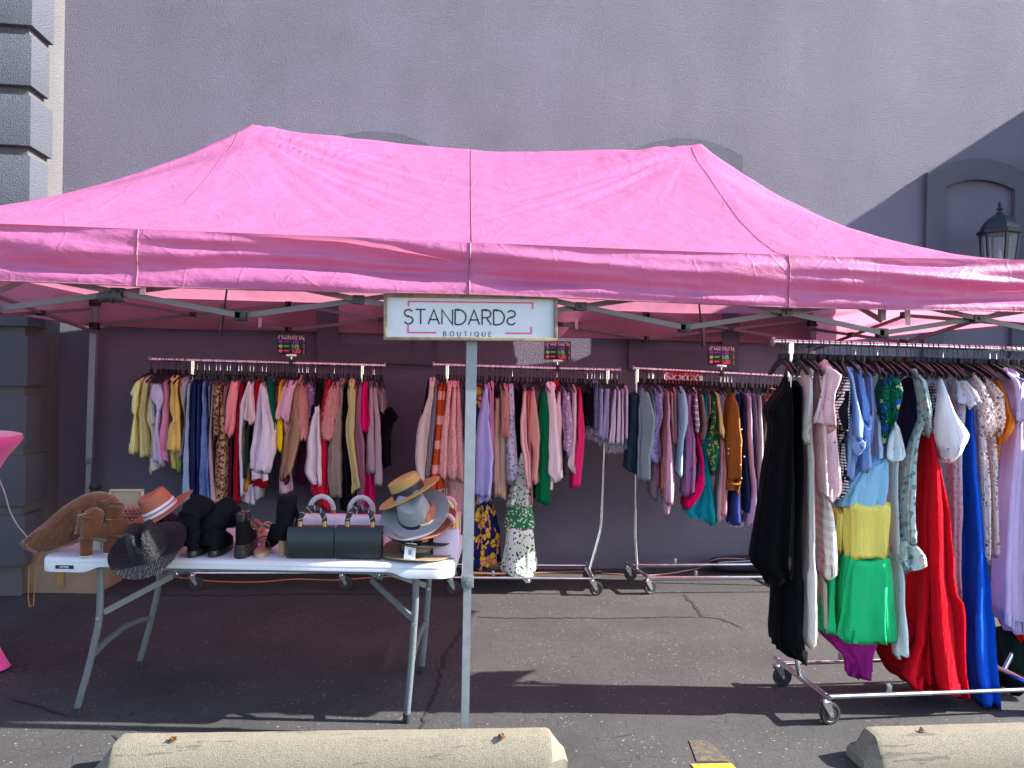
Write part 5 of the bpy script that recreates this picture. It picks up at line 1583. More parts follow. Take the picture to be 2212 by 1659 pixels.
# ------------------------------------------------------------------ price signs clipped on the back racks
def price_sign(u0, v0, u1, v1, k, vb, lab, head):
    Y = RY[k]
    tl, br = V(u0, v0, Y), V(u1, v1, Y)
    c = (tl + br) / 2
    w, h = br[0] - tl[0], tl[2] - br[2]
    t = thing('price_sign', lab, 'price sign', (c[0], Y, br[2] - .1), 'price signs clipped to the racks')
    b = MB()
    b.box(c, (w, 0.012, h), bev=0.005)
    b.build('board', simple('chalkboard', (0.012, 0.009, 0.014), 0.5), t)
    o, ex, ez, ny = np.array([c[0], c[1] - 0.0062, c[2]]), np.array([1., 0, 0]), np.array([0, 0, 1.]), np.array([0, -1., 0])
    inks = {'w': (.85, .82, .85), 'p': (.26, .05, .55), 'g': (.16, .85, .20), 'r': (.95, .12, .20)}
    mats = {q: (M.get('ink_' + q) or M.setdefault('ink_' + q, simple('chalk_' + q, cc, .7))) for q, cc in inks.items()}
    b = MB()
    hh = w * .90 / text_w(head, 1.0, .22)
    tw_ = text_w(head, hh, .22)
    text(b, head, -tw_ / 2, h * .27, hh, .0030, .22, o, ex, ez, ny, .0008, jit=.1)
    b.build('lettering', mats['w'], t, 0)
    for i, (q, s_) in enumerate((('p', '$10'), ('g', '$15'), ('r', '$20'))):
        y = h * (.13 - .235 * i)
        b = MB()
        x = w * (.06 + .015 * i)
        text(b, s_, x - w * .06, y - h * .085, h * .17, .0072, .22, o, ex, ez, ny, .0008, jit=.04)
        strip(b, [(-w * .26, y + .002), (-w * .09, y + .003)], .0085, o, ex, ez, ny, .0008)
        n = 18
        cx_, cy_, rr = -w * .375, y, h * .088
        pts = [o + ex * (cx_ + rr * 1.1 * math.cos(a)) + ez * (cy_ + rr * math.sin(a)) + ny * .0008 for a in np.arange(n) * 6.2832 / n]
        b.build('lettering', mats[q], t, 0)
        b = MB()
        b.add(pts, [tuple(range(n))])
        b.build('dot', mats[q], t, 0)
    for q in 'wpgr':
        b = MB()
        spots = [(-w * .42 + w * .84 * i / 11, h * .43) for i in range(12)] + [(w * .43, h * .33 - h * .76 * i / 7) for i in range(8)]
        for i, (x, y) in enumerate(spots):
            if 'rgp'[i % 3] != q:
                continue
            n = 10
            pts = [o + ex * (x + .0050 * math.cos(a)) + ez * (y + .0050 * math.sin(a)) + ny * .0009 for a in np.arange(n) * 6.2832 / n]
            b.add(pts, [tuple(range(n))])
        if b.n:
            b.build('dot', mats[q], t, 0)
    b = MB()
    xr = c[0] + w * .0
    b.box((xr, Y, br[2] - .008), (w * .36, .016, .02), bev=.003)
    b.tube([(xr, Y, br[2] - .01), (xr, Y, br[2] - .05)], .006, 10)
    zr = on_rail(k, xr)[2]
    b.build('holder', M['chrome'], t)
    b = MB()
    b.box((xr, Y, (br[2] - .05 + zr) / 2), (.02, .02, br[2] - .045 - zr + .02), bev=.003)
    b.box((xr, on_rail(k, xr)[1], zr), (.03, .034, .045), bev=.004)
    b.build('clamp', M['black_plastic'], t)
price_sign(599, 722, 661, 766, 1, 782, 'small black sale price board clipped above the left back rack', 'E SALESALE SAL')
price_sign(1176, 736, 1233, 778, 2, 795, 'small black sale price board clipped above the middle back rack', 'LE SALE SALE SA')
price_sign(1529, 746, 1588, 789, 3, 806, 'small black sale price board clipped above the right back rack', 'LE SALE SALE SA')

# red banner on the wall behind the right rack
tl, br = V(1437, 803, 5.93), V(1512, 826, 5.93)
c = (tl + br) / 2
bn = thing('banner', 'red banner with white Standards lettering behind the right back rack', 'banner', (c[0], 5.93, c[2] - .06))
b = MB()
w, h = br[0] - tl[0], tl[2] - br[2]
b.box((c[0], 5.93, c[2] - .03), (w, .006, h + .06))
b.build('cloth', simple('red_vinyl', (0.60, 0.03, 0.04), .45), bn, 0)
b = MB()
o, ex, ez, ny = np.array([c[0], 5.93 - .0032, c[2] - .004]), np.array([1., 0, 0]), np.array([0, 0, 1.]), np.array([0, -1., 0])
hh = .050
text(b, 'Standards', -text_w('Standards', hh, .2) / 2, -.018, hh, .014, .24, o, ex, ez, ny, .001)
b.build('lettering', simple('white_vinyl', (.85, .83, .8), .5), bn, 0)
b = MB()
for s_ in (-1, 1):
    zr = on_rail(3, c[0])[2]
    b.tube([(c[0] + s_ * w * .4, 5.93, c[2] + .045), (c[0] + s_ * w * .4, 5.80, zr + .014), (c[0] + s_ * w * .4, 5.73, zr + .014)], .003, 6)
b.build('cord', M['hook_dark'], bn)
# ================================================================== FOLDING TABLE
TZ = 0.745
tO = np.array([-1.67, 3.69, 0.0])
tX = unit([1.87, -0.24, 0])
tY = np.array([-tX[1], tX[0], 0])
TL, TW = 1.87, 0.75
def T(a, b_, z=TZ):
    return tO + tX * a + tY * b_ + np.array([0, 0, z])
tab = thing('folding_table', 'white plastic folding table on grey steel legs holding hats and bags', 'folding table', T(TL / 2, TW / 2, 0))
def rrect(l, w, r, n=7, inset=0.0):
    P = []
    for cx_, cy_, a0 in ((l - r, r, -90), (l - r, w - r, 0), (r, w - r, 90), (r, r, 180)):
        for a in np.linspace(a0, a0 + 90, n):
            P.append((cx_ + (r - inset) * math.cos(R(a)), cy_ + (r - inset) * math.sin(R(a))))
    # extra points along the long sides so that the skirt can change depth
    out = []
    for i, p in enumerate(P):
        q = P[(i + 1) % len(P)]
        out.append(p)
        d = math.hypot(q[0] - p[0], q[1] - p[1])
        if d > 0.3:
            k = int(d / 0.02)
            out += [(p[0] + (q[0] - p[0]) * j / k, p[1] + (q[1] - p[1]) * j / k) for j in range(1, k)]
    return out
def skirt(x):
    e = min(x, TL - x)
    s_ = min(1, max(0, (e - 0.20) / 0.09))
    s_ = s_ * s_ * (3 - 2 * s_)
    return 0.066 - 0.026 * s_
rings = []
for ins, dz in ((0.022, 0.0), (0.012, -0.002), (0.004, -0.007), (0.0, -0.016), (-0.0005, -0.020), (0.002, -0.021), (0.0, -0.024)):
    rings.append([T(x, y, TZ + dz) for x, y in rrect(TL, TW, 0.075, inset=ins)])
rings.append([T(x, y, TZ - skirt(x)) for x, y in rrect(TL, TW, 0.075)])
rings.append([T(x, y, TZ - skirt(x)) for x, y in rrect(TL, TW, 0.075, inset=0.008)])
rings.append([T(x, y, TZ - 0.025) for x, y in rrect(TL, TW, 0.075, inset=0.012)])
b = MB()
b.loft(rings, cap0=True, cap1=True)
b.build('tabletop', M['white_plastic'], tab, 35)
b = MB()
for y in (0.045, TW - 0.045):
    b.bar(T(0.12, y, TZ - 0.042), T(TL - 0.12, y, TZ - 0.042), 0.022, 0.034)
b.build('side_rail', M['table_leg'], tab, 20)
def tleg(a_top, a_kn, a_bot, yb):
    q = [T(a_top, yb, 0.70), T(a_top, yb, 0.55), T(a_kn, yb, 0.44), T(a_kn * .8 + a_bot * .2, yb, 0.34), T(a_kn * .45 + a_bot * .55, yb, 0.20), T(a_bot, yb, 0.05), T(a_bot, yb, 0.004)]
    pts = [q[0]]
    for i in range(len(q) - 1):
        p0, p1, p2, p3 = q[max(0, i - 1)], q[i], q[i + 1], q[min(len(q) - 1, i + 2)]
        for t_ in np.linspace(0, 1, 5)[1:]:
            pts.append(0.5 * ((2 * p1) + (-p0 + p2) * t_ + (2 * p0 - 5 * p1 + 4 * p2 - p3) * t_ ** 2 + (-p0 + 3 * p1 - 3 * p2 + p3) * t_ ** 3))
    b = MB()
    b.tube(pts, 0.0155, 12)
    l = b.build('leg', M['table_leg'], tab, 50)
    b = MB()
    b.tube([T(a_bot, yb, 0.042), T(a_bot, yb, 0.001)], 0.019, 14)
    b.build('foot_cap', M['black_rubber'], l, org=ROOT[tab.name])
    b = MB()
    b.lathe([(0.008, -.0175), (0.008, .0175)], T(a_kn, yb, 0.455), 10, Matrix.Rotation(R(90), 3, 'X'))
    b.build('rivet', M['dark_chrome'], l, org=ROOT[tab.name])
for a0, a1, a2 in ((0.25, 0.245, 0.155), (TL - 0.175, TL - 0.18, TL - 0.205)):
    for yb in (0.07, TW - 0.09):
        tleg(a0, a1, a2, yb)
    b = MB()
    b.bar(T(a0, 0.07, 0.695), T(a0, TW - 0.09, 0.695), 0.03, 0.03)
    b.build('leg_crossbar', M['table_leg'], tab, 20)
    b = MB()
    k = (a1 * .55 + a2 * .45)
    b.tube([T(k, 0.08, 0.27), T(k, 0.2, 0.295), T(k, TW / 2, 0.31), T(k, TW - 0.22, 0.295), T(k, TW - 0.1, 0.27)], 0.015, 10)
    b.build('stretcher', M['table_leg'], tab, 60)
    sg_ = 1 if a0 < 1 else -1
    for yb in (0.07, TW - 0.09):
        b = MB()
        b.bar(T(a1 + sg_ * 0.012, yb + (.016 if yb < .3 else -.016), 0.475), T(a0 + sg_ * 0.24, TW / 2 + (yb - TW / 2) * .35, 0.60), 0.012, 0.028)
        b.build('brace', M['table_leg'], tab, 20)
    b = MB()
    b.bar(T(a0 + sg_ * 0.20, TW / 2, 0.585), T(a0 + sg_ * 0.50, TW / 2, 0.712), 0.032, 0.026)
    b.build('brace', M['table_leg'], tab, 20)
    b = MB()
    c_ = T(a0 + sg_ * 0.22, TW / 2, 0.598)
    b.tube([c_ + tX * -0.012 * 0 + np.array([0, 0.024 * math.cos(a), 0.030 * math.sin(a)]) + tX * sg_ * -0.012 * math.sin(a) for a in np.arange(20) * 6.2832 / 20], 0.003, 6, closed=True)
    b.build('lock_ring', M['chrome'], tab)
# maker's badge on the front lip
b = MB()
bo = T(0.125, -0.0012, TZ - 0.043)
Rt = Matrix((tX, tY, (0, 0, 1))).transposed().to_3x3()
b.box(bo, (0.082, 0.003, 0.0165), Rt, 0.001)
bd = b.build('badge', M['black_plastic'], tab)
b = MB()
text(b, 'LIFETIME', -text_w('LIFETIME', .0085, .16) / 2, -.0042, .0085, .0017, .16, bo - tY * .0016, tX, np.array([0, 0, 1.]), -tY, .0006)
b.build('lettering', M['sign_white'], bd, 0, org=ROOT[tab.name])

# ================================================================== HATS
def straw(name, col, sc=1.0, open_=False, dark=0.6):
    t = NT(name)
    co = t.coord()
    s_ = t.n('ShaderNodeSeparateXYZ')
    t.l(co, s_.inputs[0])
    r_ = t.math('SQRT', t.math('ADD', t.math('MULTIPLY', s_.outputs[0], s_.outputs[0]), t.math('MULTIPLY', s_.outputs[1], s_.outputs[1])))
    k = t.math('ADD', r_, s_.outputs[2])
    w = t.math('SINE', t.math('MULTIPLY', k, 1150 * sc))
    an = t.math('ARCTAN2', s_.outputs[1], s_.outputs[0])
    w2 = t.math('SINE', t.math('MULTIPLY', an, 120))
    n = t.noise(co, 220, 2)
    h = t.math('ADD', t.math('MULTIPLY', w, 0.4), t.math('ADD', t.math('MULTIPLY', w2, 0.2), n))
    c = t.mix(t.math('MULTIPLY_ADD', w, 0.25, 0.25), (*col, 1), (*[q * dark for q in col], 1))
    if open_:
        v = t.vor(co, 95 * sc)
        h = t.math('ADD', h, t.math('MULTIPLY', v.outputs['Distance'], -2.5))
    return t.done(t.bsdf(c, 0.5 if open_ else 0.6, 0, t.bump(h, 0.7 if open_ else 0.5, 0.003), 0.3))
def tilt(ccw, fwd, spin=0.0):
    """lean about the viewing direction (counter-clockwise seen from the front), then tip the top towards the front"""
    return Matrix.Rotation(-R(ccw), 3, 'Y') @ Matrix.Rotation(R(fwd), 3, 'X') @ Matrix.Rotation(R(spin), 3, 'Z')
def hat(label, c, Mx, mat, band, crown=(0.092, 0.082, 0.105), brim=0.165, flat=False, pinch=0.018, curl=0.0, dip=0.0, bandh=0.03, squash=0.86, bandparts=None, wav=0.0):
    """crown = base radius, top radius, height; local z up from the brim plane"""
    o = thing('hat', label, 'hat', c)
    c = np.array(c)
    A = np.array(Mx)
    r0, r1, h = crown
    def place(b, name, mat_):
        q = b.build(name, mat_, o, 50, org=c)
        me = q.data
        me.transform(Mx.to_4x4())
        return q
    def ell(p, r, a):
        return (p[0] * squash, p[1], p[2])
    def brimfn(p, r, a):
        f = max(0, (r - r0) / (brim - r0))
        z = p[2] + curl * f ** 2 * (math.cos(a) ** 2) - dip * f ** 2 * (math.sin(a) ** 2) + wav * f * math.sin(3 * a + 1)
        return (p[0] * (squash + (1 - squash) * f), p[1], z)
    b = MB()
    n = 56
    prof = [(r0 * 0.99, 0.001)] + [(r0 + (brim - r0) * k, 0.001) for k in np.linspace(0.05, 1, 9)] + [(brim + .001, -0.001), (brim, -0.0035)] + [(r0 + (brim - r0) * k, -0.0035) for k in np.linspace(0.95, 0.0, 7)]
    rings = []
    for r, z in prof:
        rings.append([np.array(brimfn(np.array([r * math.cos(a), r * math.sin(a), z]), r, a)) for a in np.arange(n) * 6.2832 / n])
    b.loft([[c + p for p in rg] for rg in rings], closed=False, cap0=False, cap1=True)
    place(b, 'brim', mat)
    b = MB()
    hs = [0, .15, .35, .55, .72, .85, .93, .98]
    rs = [r0 + (r1 - r0) * q for q in (0, .15, .35, .55, .75, .9, .98, 1.0)]
    prof = [(r, h * z) for r, z in zip(rs, hs)]
    if flat:
        prof += [(r1 * .97, h), (r1 * .8, h * 1.01), (r1 * .4, h * 1.01), (.001, h * 1.01)]
    else:
        prof += [(r1 * .93, h * 1.03), (r1 * .78, h * 1.06), (r1 * .5, h * 1.06), (r1 * .25, h * 1.05), (.001, h * 1.05)]
    def crownfn(p, r, a):
        x, y, z = p[0] * squash, p[1], p[2]
        if not flat:
            f = max(0, (z / h - 0.45) / 0.6)
            # long dent along the top and two finger pinches at the front
            z -= pinch * 2.2 * f * math.exp(-(x / 0.026) ** 2) * (0.7 + 0.3 * (y < 0))
            for sx_ in (-1, 1):
                d2 = ((x - sx_ * r1 * .62) / .03) ** 2 + ((y + r1 * .62) / .035) ** 2
                x -= sx_ * pinch * f * math.exp(-d2)
        return (x, y, z)
    rings = []
    for r, z in prof:
        rings.append([c + np.array(crownfn(np.array([r * math.cos(a), r * math.sin(a), z]), r, a)) for a in np.arange(n) * 6.2832 / n])
    b.loft(rings, cap0=False, cap1=True)
    place(b, 'crown', mat)
    stripes = bandparts or [(0.0, bandh, band)]
    for z0_, z1_, bm_ in stripes:
        b = MB()
        rr = lambda z: r0 + (r1 - r0) * min(1, z / h) + 0.0022
        rings = [[c + np.array([rr(z) * ox * math.cos(a) * squash, rr(z) * ox * math.sin(a), z]) for a in np.arange(n) * 6.2832 / n] for z, ox in ((z0_ + .001, .985), (z0_ + .001, 1), (z1_, 1), (z1_, .985))]
        b.loft(rings, cap=False)
        place(b, 'band', bm_)
    return o
M['st_black'] = straw('woven_black', (0.008, 0.009, 0.012), 0.8, True)
M['st_navy'] = straw('woven_navy', (0.007, 0.009, 0.026))
M['st_terra'] = straw('woven_terracotta', (0.42, 0.135, 0.075))
M['st_gold'] = straw('woven_straw', (0.50, 0.31, 0.10), 1.3)
M['st_grey'] = straw('woven_grey', (0.27, 0.285, 0.31))
M['st_dark'] = straw('woven_charcoal', (0.022, 0.021, 0.025))
M['st_tan'] = straw('woven_tan', (0.27, 0.20, 0.12))
M['rib_black'] = simple('black_ribbon', (0.010, 0.010, 0.018), 0.55)
M['rib_navy'] = simple('navy_band', (0.010, 0.014, 0.035), 0.4)
M['rib_white'] = simple('white_ribbon', (0.70, 0.68, 0.72), 0.6)
M['rib_taupe'] = simple('taupe_ribbon', (0.28, 0.19, 0.17), 0.6)
M['rib_cream'] = simple('cream_ribbon', (0.62, 0.52, 0.38), 0.6)
hat('black open weave hat tipped forward over the front table edge', V(322, 1184, 3.585), tilt(14, 34), M['st_black'], M['rib_black'], (0.096, 0.074, 0.118), 0.168, pinch=.022, curl=.02, dip=.012, bandh=.022)
hat('navy woven hat behind the black open weave hat', V(372, 1166, 3.98), tilt(-6, 12), M['st_navy'], M['rib_navy'], (0.10, 0.088, 0.115), 0.175, dip=.02)
hat('terracotta hat with white and taupe striped band, leaning on navy hat', V(349, 1105, 3.92), tilt(29, 10), M['st_terra'], None, (0.098, 0.078, 0.100), 0.168, pinch=.004, curl=.016,
    bandparts=[(0.006, 0.019, M['rib_white']), (0.019, 0.027, M['rib_taupe']), (0.027, 0.040, M['rib_white'])])
hx0 = 3.64
hat('tan straw hat with price tag at the bottom of hat stack', V(902, 1196, hx0) * np.array([1, 1, 0]) + np.array([0, 0, TZ + .024]), tilt(0, 7), M['st_tan'], M['rib_black'], (0.094, 0.082, 0.085), 0.172, dip=-.012, bandh=.02, wav=.004)
hat('charcoal black wide brimmed hat second from the stack bottom', V(905, 1154, hx0 + .02), tilt(-7, 9), M['st_dark'], M['rib_black'], (0.094, 0.08, 0.07), 0.170, curl=.012)
hat('rust hat with cream striped band in the middle of stack', V(914, 1130, hx0 + .01), tilt(11, 16), M['st_terra'], None, (0.096, 0.08, 0.08), 0.160, curl=.022,
    bandparts=[(0.002, 0.022, M['rib_cream']), (0.022, 0.030, M['rib_taupe']), (0.030, 0.042, M['rib_cream'])])
hat('pale grey hat with dark band near the top of stack', V(897, 1112, hx0), tilt(20, 33), M['st_grey'], M['rib_navy'], (0.096, 0.078, 0.096), 0.166, pinch=.006, curl=.012, dip=-.01, bandh=.016)
hat('golden straw boater with broad black band on top of stack', V(884, 1064, hx0 + .07), tilt(28, 2), M['st_gold'], M['rib_black'], (0.092, 0.086, 0.078), 0.160, flat=True, bandh=.036)
# price tag on the bottom hat
tg = V(886, 1191, 3.515)
t_ = thing('price_tag', 'white paper price tag with barcode hanging on the bottom hat', 'price tag', tg)
Rg = Matrix.Rotation(R(5), 3, 'Y') @ Matrix.Rotation(R(-14), 3, 'X')
b = MB()
b.box(tg, (0.051, 0.0008, 0.072), Rg)
b.build('card', simple('paper', (0.74, 0.75, 0.78), .6, vary=.02), t_, 0)
exg, ezg, nyg = [np.array(Rg @ Vector(q)) for q in ((1, 0, 0), (0, 0, 1), (0, -1, 0))]
b = MB()
r_ = random.Random(4)
x = -0.014
while x < 0.0:
    w_ = r_.choice((.0006, .001, .0016))
    strip(b, [(x + .006, .008), (x + .006, -.016)], w_, tg + nyg * .0006, exg, ezg, nyg, .0004)
    x += w_ + r_.choice((.0008, .0014))
strip(b, [(.012, .022), (.012, -.024)], .0007, tg + nyg * .0006, exg, ezg, nyg, .0004)
b.build('barcode', M['ink'], t_, 0)
b = MB()
b.tube([tg + ezg * .034, tg + ezg * .046 + np.array([.004, .01, 0]), tg + ezg * .05 + np.array([.012, .05, 0])], .0008, 5)
b.build('string', M['rib_white'], t_)

# ================================================================== BAGS
def rope(b, ctr, rad_x, rad_z, r, ex, phase, a0=0, a1=180, n=64, strands_=3, turns=6):
    for s_ in range(strands_):
        pts = []
        for k in range(n + 1):
            a = R(a0 + (a1 - a0) * k / n)
            t = k / n * turns * 2 * math.pi + s_ * 2 * math.pi / strands_ + phase
            rr = r * 0.62 * math.cos(t)
            pts.append(ctr + ex * (rad_x + rr) * math.cos(a) + np.array([0, 0, 1]) * (rad_z + rr) * math.sin(a) + np.array([0, 1, 0]) * r * 0.62 * math.sin(t))
        b.tube(pts, r * 0.62, 7)
def handbag(label, base, w, h, dpt, yaw, mat, rope_mats, cap_mat, hr=None, flap=True, rot=0):
    """base = centre of the bottom front edge"""
    o = thing('handbag', label, 'handbag', base, 'handbags on the folding table')
    base = np.array(base)
    ex = np.array([math.cos(yaw), math.sin(yaw), 0])
    ey = np.array([-math.sin(yaw), math.cos(yaw), 0])
    c = base + ey * dpt / 2 + np.array([0, 0, h / 2 + .001])
    Rb = Matrix.Rotation(yaw, 3, 'Z')
    b = MB()
    b.box(c, (w, dpt, h), Rb, min(0.012, dpt * .3))
    b.build('body', mat, o, 50)
    # front flap: a sheet bent over the top edge
    pr = [(dpt * .45, h + .002), (dpt * .1, h + .006), (-dpt * .35, h + .004), (-dpt * .52, h - .012), (-dpt * .55, h * .5), (-dpt * .55, .012), (-dpt * .52, .005)]
    vs, n = [], 2
    for th_ in (0.0035, 0.0):
        for x in np.linspace(-w / 2 - .002, w / 2 + .002, 12):
            for y, z in pr:
                k = 1 if th_ else 0
                vs.append(c + ex * x + ey * (y - (th_ if z < h else 0)) + np.array([0, 0, z - h / 2 + (th_ if z >= h else 0)]))
    m_ = len(pr)
    N = 12 * m_
    fs = []
    for i in range(11):
        for j in range(m_ - 1):
            a = i * m_ + j
            fs.append((a, a + m_, a + m_ + 1, a + 1))
            fs.append((N + a, N + a + 1, N + a + m_ + 1, N + a + m_))
    for j in range(m_ - 1):
        fs.append((j, j + 1, N + j + 1, N + j))
        a = 11 * m_ + j
        fs.append((a, N + a, N + a + 1, a + 1))
    for i in range(11):
        a = i * m_ + m_ - 1
        fs.append((a, a + m_, N + a + m_, N + a))
    if flap:
        b = MB()
        b.add(vs, fs)
        b.build('flap', mat, o, 40)
    hr = hr or w * .29
    hz = hr * 1.15
    hc = c + np.array([0, 0, h / 2 + .026])
    b = MB()
    rope(b, hc, hr, hz, .0105, ex, 0.0)
    b.build('rope_handle', rope_mats[0], o, 60)
    if len(rope_mats) > 1:
        b = MB()
        pts = []
        for k in range(97):
            a = R(180 * k / 96)
            t = k / 96 * 6 * 2 * math.pi + 1.0
            rr = .0118
            pts.append(hc + ex * (hr + rr * math.cos(t)) * math.cos(a) + np.array([0, 0, 1]) * (hz + rr * math.cos(t)) * math.sin(a) + np.array([0, 1, 0]) * rr * math.sin(t))
        b.tube(pts, .0013, 5)
        b.build('rope_thread', rope_mats[1], o, 60)
    for s_ in (-1, 1):
        b = MB()
        p = hc + ex * hr * s_
        b.tube([p + np.array([0, 0, .004]), p - np.array([0, 0, .02])], .0125, 14)
        b.build('end_cap', cap_mat, o, 50)
    return o
def leather(name, col, rough=.35):
    t = NT(name)
    co = t.coord()
    v = t.vor(co, 420)
    n = t.noise(co, 12, 3)
    c = t.ramp(n, [(.3, tuple(q * .85 for q in col)), (.7, tuple(min(1, q * 1.15) for q in col))])
    return t.done(t.bsdf(c, rough, 0, t.bump(v.outputs['Distance'], .25, .0015), .5))
lb = leather('black_leather', (0.008, 0.011, 0.014), .36)
lw = leather('blush_white_leather', (0.66, 0.52, 0.58), .4)
lyel = leather('yellow_leather', (0.62, 0.52, 0.14), .45)
lpk = leather('pink_leather', (0.62, 0.28, 0.32), .45)
lli = leather('lilac_leather', (0.58, 0.45, 0.60), .45)
rope_b = simple('black_rope', (0.012, 0.012, 0.018), .5)
rope_w = simple('white_rope', (0.46, 0.43, 0.47), .6)
rope_y = simple('yellow_rope', (0.62, 0.54, 0.20), .6)
rope_p = simple('pink_rope', (0.60, 0.34, 0.38), .6)
handbag('black handbag with black and white rope handle, the left one of two', G(670, 1207, TZ), .206, .135, .075, -.06, lb, (rope_b, rope_w), M['gold'], .056)
handbag('black handbag with black and white rope handle, beside the hat stack', G(773, 1209, TZ), .208, .138, .075, -.13, lb, (rope_b, rope_w), M['gold'], .058)
handbag('blush white handbag with white rope handle behind left black handbag', G(690, 1183, TZ) + np.array([0, .0, 0]), .23, .15, .07, -.10, lw, (rope_w,), M['copper'], .058)
handbag('blush white handbag with white rope handle behind right black handbag', G(776, 1185, TZ), .23, .15, .07, -.13, lw, (rope_w,), M['copper'], .058)
handbag('lilac handbag standing at right table end behind hat stack', G(962, 1207, TZ), .12, .135, .05, -.16, lli, (rope_p,), M['copper'], .03, flap=False)
handbag('yellow handbag with yellow rope handle behind hat stack', G(958, 1177, TZ), .14, .145, .06, -.14, lyel, (rope_y,), M['gold'], .036, flap=False)
handbag('pink handbag with pink rope handle behind yellow handbag', G(966, 1157, TZ), .14, .125, .06, -.12, lpk, (rope_p,), M['copper'], .036, flap=False)

# ================================================================== BOOTS AND SANDALS
def sweep(b, pts, rx, ry, n=36, seed=0, wr=0.004, sub=6, ridge=0.0, cap0=True, cap1=True, up=(0, 1, 0)):
    q = [np.asarray(p, float) for p in pts]
    P, A, B_ = [], [], []
    for i in range(len(q) - 1):
        p0, p1, p2, p3 = q[max(0, i - 1)], q[i], q[i + 1], q[min(len(q) - 1, i + 2)]
        for t_ in np.linspace(0, 1, sub + 1)[:-1]:
            P.append(0.5 * ((2 * p1) + (-p0 + p2) * t_ + (2 * p0 - 5 * p1 + 4 * p2 - p3) * t_ ** 2 + (-p0 + 3 * p1 - 3 * p2 + p3) * t_ ** 3))
            k = t_ * t_ * (3 - 2 * t_)
            A.append(rx[i] * (1 - k) + rx[i + 1] * k)
            B_.append(ry[i] * (1 - k) + ry[i + 1] * k)
    P.append(q[-1]); A.append(rx[-1]); B_.append(ry[-1])
    rings = []
    sd = None
    for i, p in enumerate(P):
        t = unit(P[min(i + 1, len(P) - 1)] - P[max(i - 1, 0)])
        if sd is None:
            sd = unit(np.cross(t, np.asarray(up, float)))
        sd = unit(sd - t * np.dot(sd, t))
        bb = np.cross(t, sd)
        ring = []
        for a in np.arange(n) * 6.2832 / n:
            d = 1 + 0
            off = sd * A[i] * math.cos(a) + bb * B_[i] * math.sin(a)
            w = wr * (noise.noise(Vector((p[0] * 15 + math.cos(a) * 0.9 + seed, p[1] * 15 + math.sin(a) * 0.9, p[2] * 20))) + 0.35 * (1 - 2.5 * abs(noise.noise(Vector((p[0] * 34 + math.cos(a) * 1.2 + seed, p[1] * 30, p[2] * 44 + math.sin(a) * 1.2))))))
            if ridge:
                w += ridge * max(0, noise.noise(Vector((i * .13, a * .6, seed + 7)))) * (1 - abs(math.sin(i * 0.55 + 1.3 * math.cos(a + seed)))) * 2
            ring.append(p + off + unit(off) * w * 1.6)
        rings.append(ring)
    return b.loft(rings, cap0=cap0, cap1=cap1)
def foot_rings(base, yaw, levels, n=30):
    ex = np.array([math.cos(yaw), math.sin(yaw), 0])
    ey = np.array([-math.sin(yaw), math.cos(yaw), 0])
    rings = []
    for z, l, w, back in levels:
        ring = []
        for a in np.arange(n) * 6.2832 / n:
            y = -math.cos(a)
            x = math.sin(a)
            ww = w * (1.0 if y < 0.2 else 1 - 0.22 * (y - .2))
            x = math.copysign(abs(x) ** .8, x)
            ring.append(base + ex * x * ww / 2 + ey * (back + (y + 1) / 2 * l) + np.array([0, 0, z]))
        rings.append(ring)
    return rings
def suede(name, col, bump=.25):
    t = NT(name)
    co = t.coord()
    n = t.noise(co, 22, 5, .65)
    n2 = t.noise(co, 300, 2)
    c = t.ramp(n, [(.28, tuple(q * .7 for q in col)), (.55, col), (.78, tuple(min(1, q * 1.35) for q in col))])
    h = t.math('ADD', n, t.math('MULTIPLY', n2, .25))
    return t.done(t.bsdf(c, .9, 0, t.bump(h, bump, .006), .08, Sheen_Weight=.35 if col[0] > .1 else .0))
su_tan = suede('tan_suede', (0.115, 0.043, 0.018), .6)
su_blk = suede('black_suede', (0.006, 0.006, 0.008))
sole_blk = simple('black_sole', (0.014, 0.015, 0.017), .42, vary=.15, scale=80, bump=.1)
sole_pale = simple('pale_sole', (0.55, 0.50, 0.42), .6)
def bt(u, v, Y):
    return V(u, v, Y)
def cp(x, y):                                    # pixels of the enlargement that shows the tan boots
    return (50 + x / 4.74) / 1.35624, (1400 + y / 4.74) / 1.35624
def heel_block(o, name, mat, base, r, h, taper=.86, yaw=0):
    b = MB()
    rings = []
    for z, k in ((0.0005, taper), (h * .08, taper), (h * .6, taper * 1.02), (h, 1.04)):
        rings.append([base + np.array([r * k * math.cos(a), r * 1.0 * k * (math.sin(a) if math.sin(a) < 0 else math.sin(a) * .8) + r, z]) for a in np.arange(24) * 6.2832 / 24])
    b.loft(rings)
    b.build(name, mat, o, 50)
    b = MB()
    b.loft([[p * 1.0 for p in rings[0]], [p + np.array([0, 0, .006]) for p in [base + np.array([r * taper * 1.02 * math.cos(a), r * taper * 1.02 * (math.sin(a) if math.sin(a) < 0 else math.sin(a) * .8) + r, .0]) for a in np.arange(24) * 6.2832 / 24]]])
    b.build('heel_tip', sole_pale, o, 50)
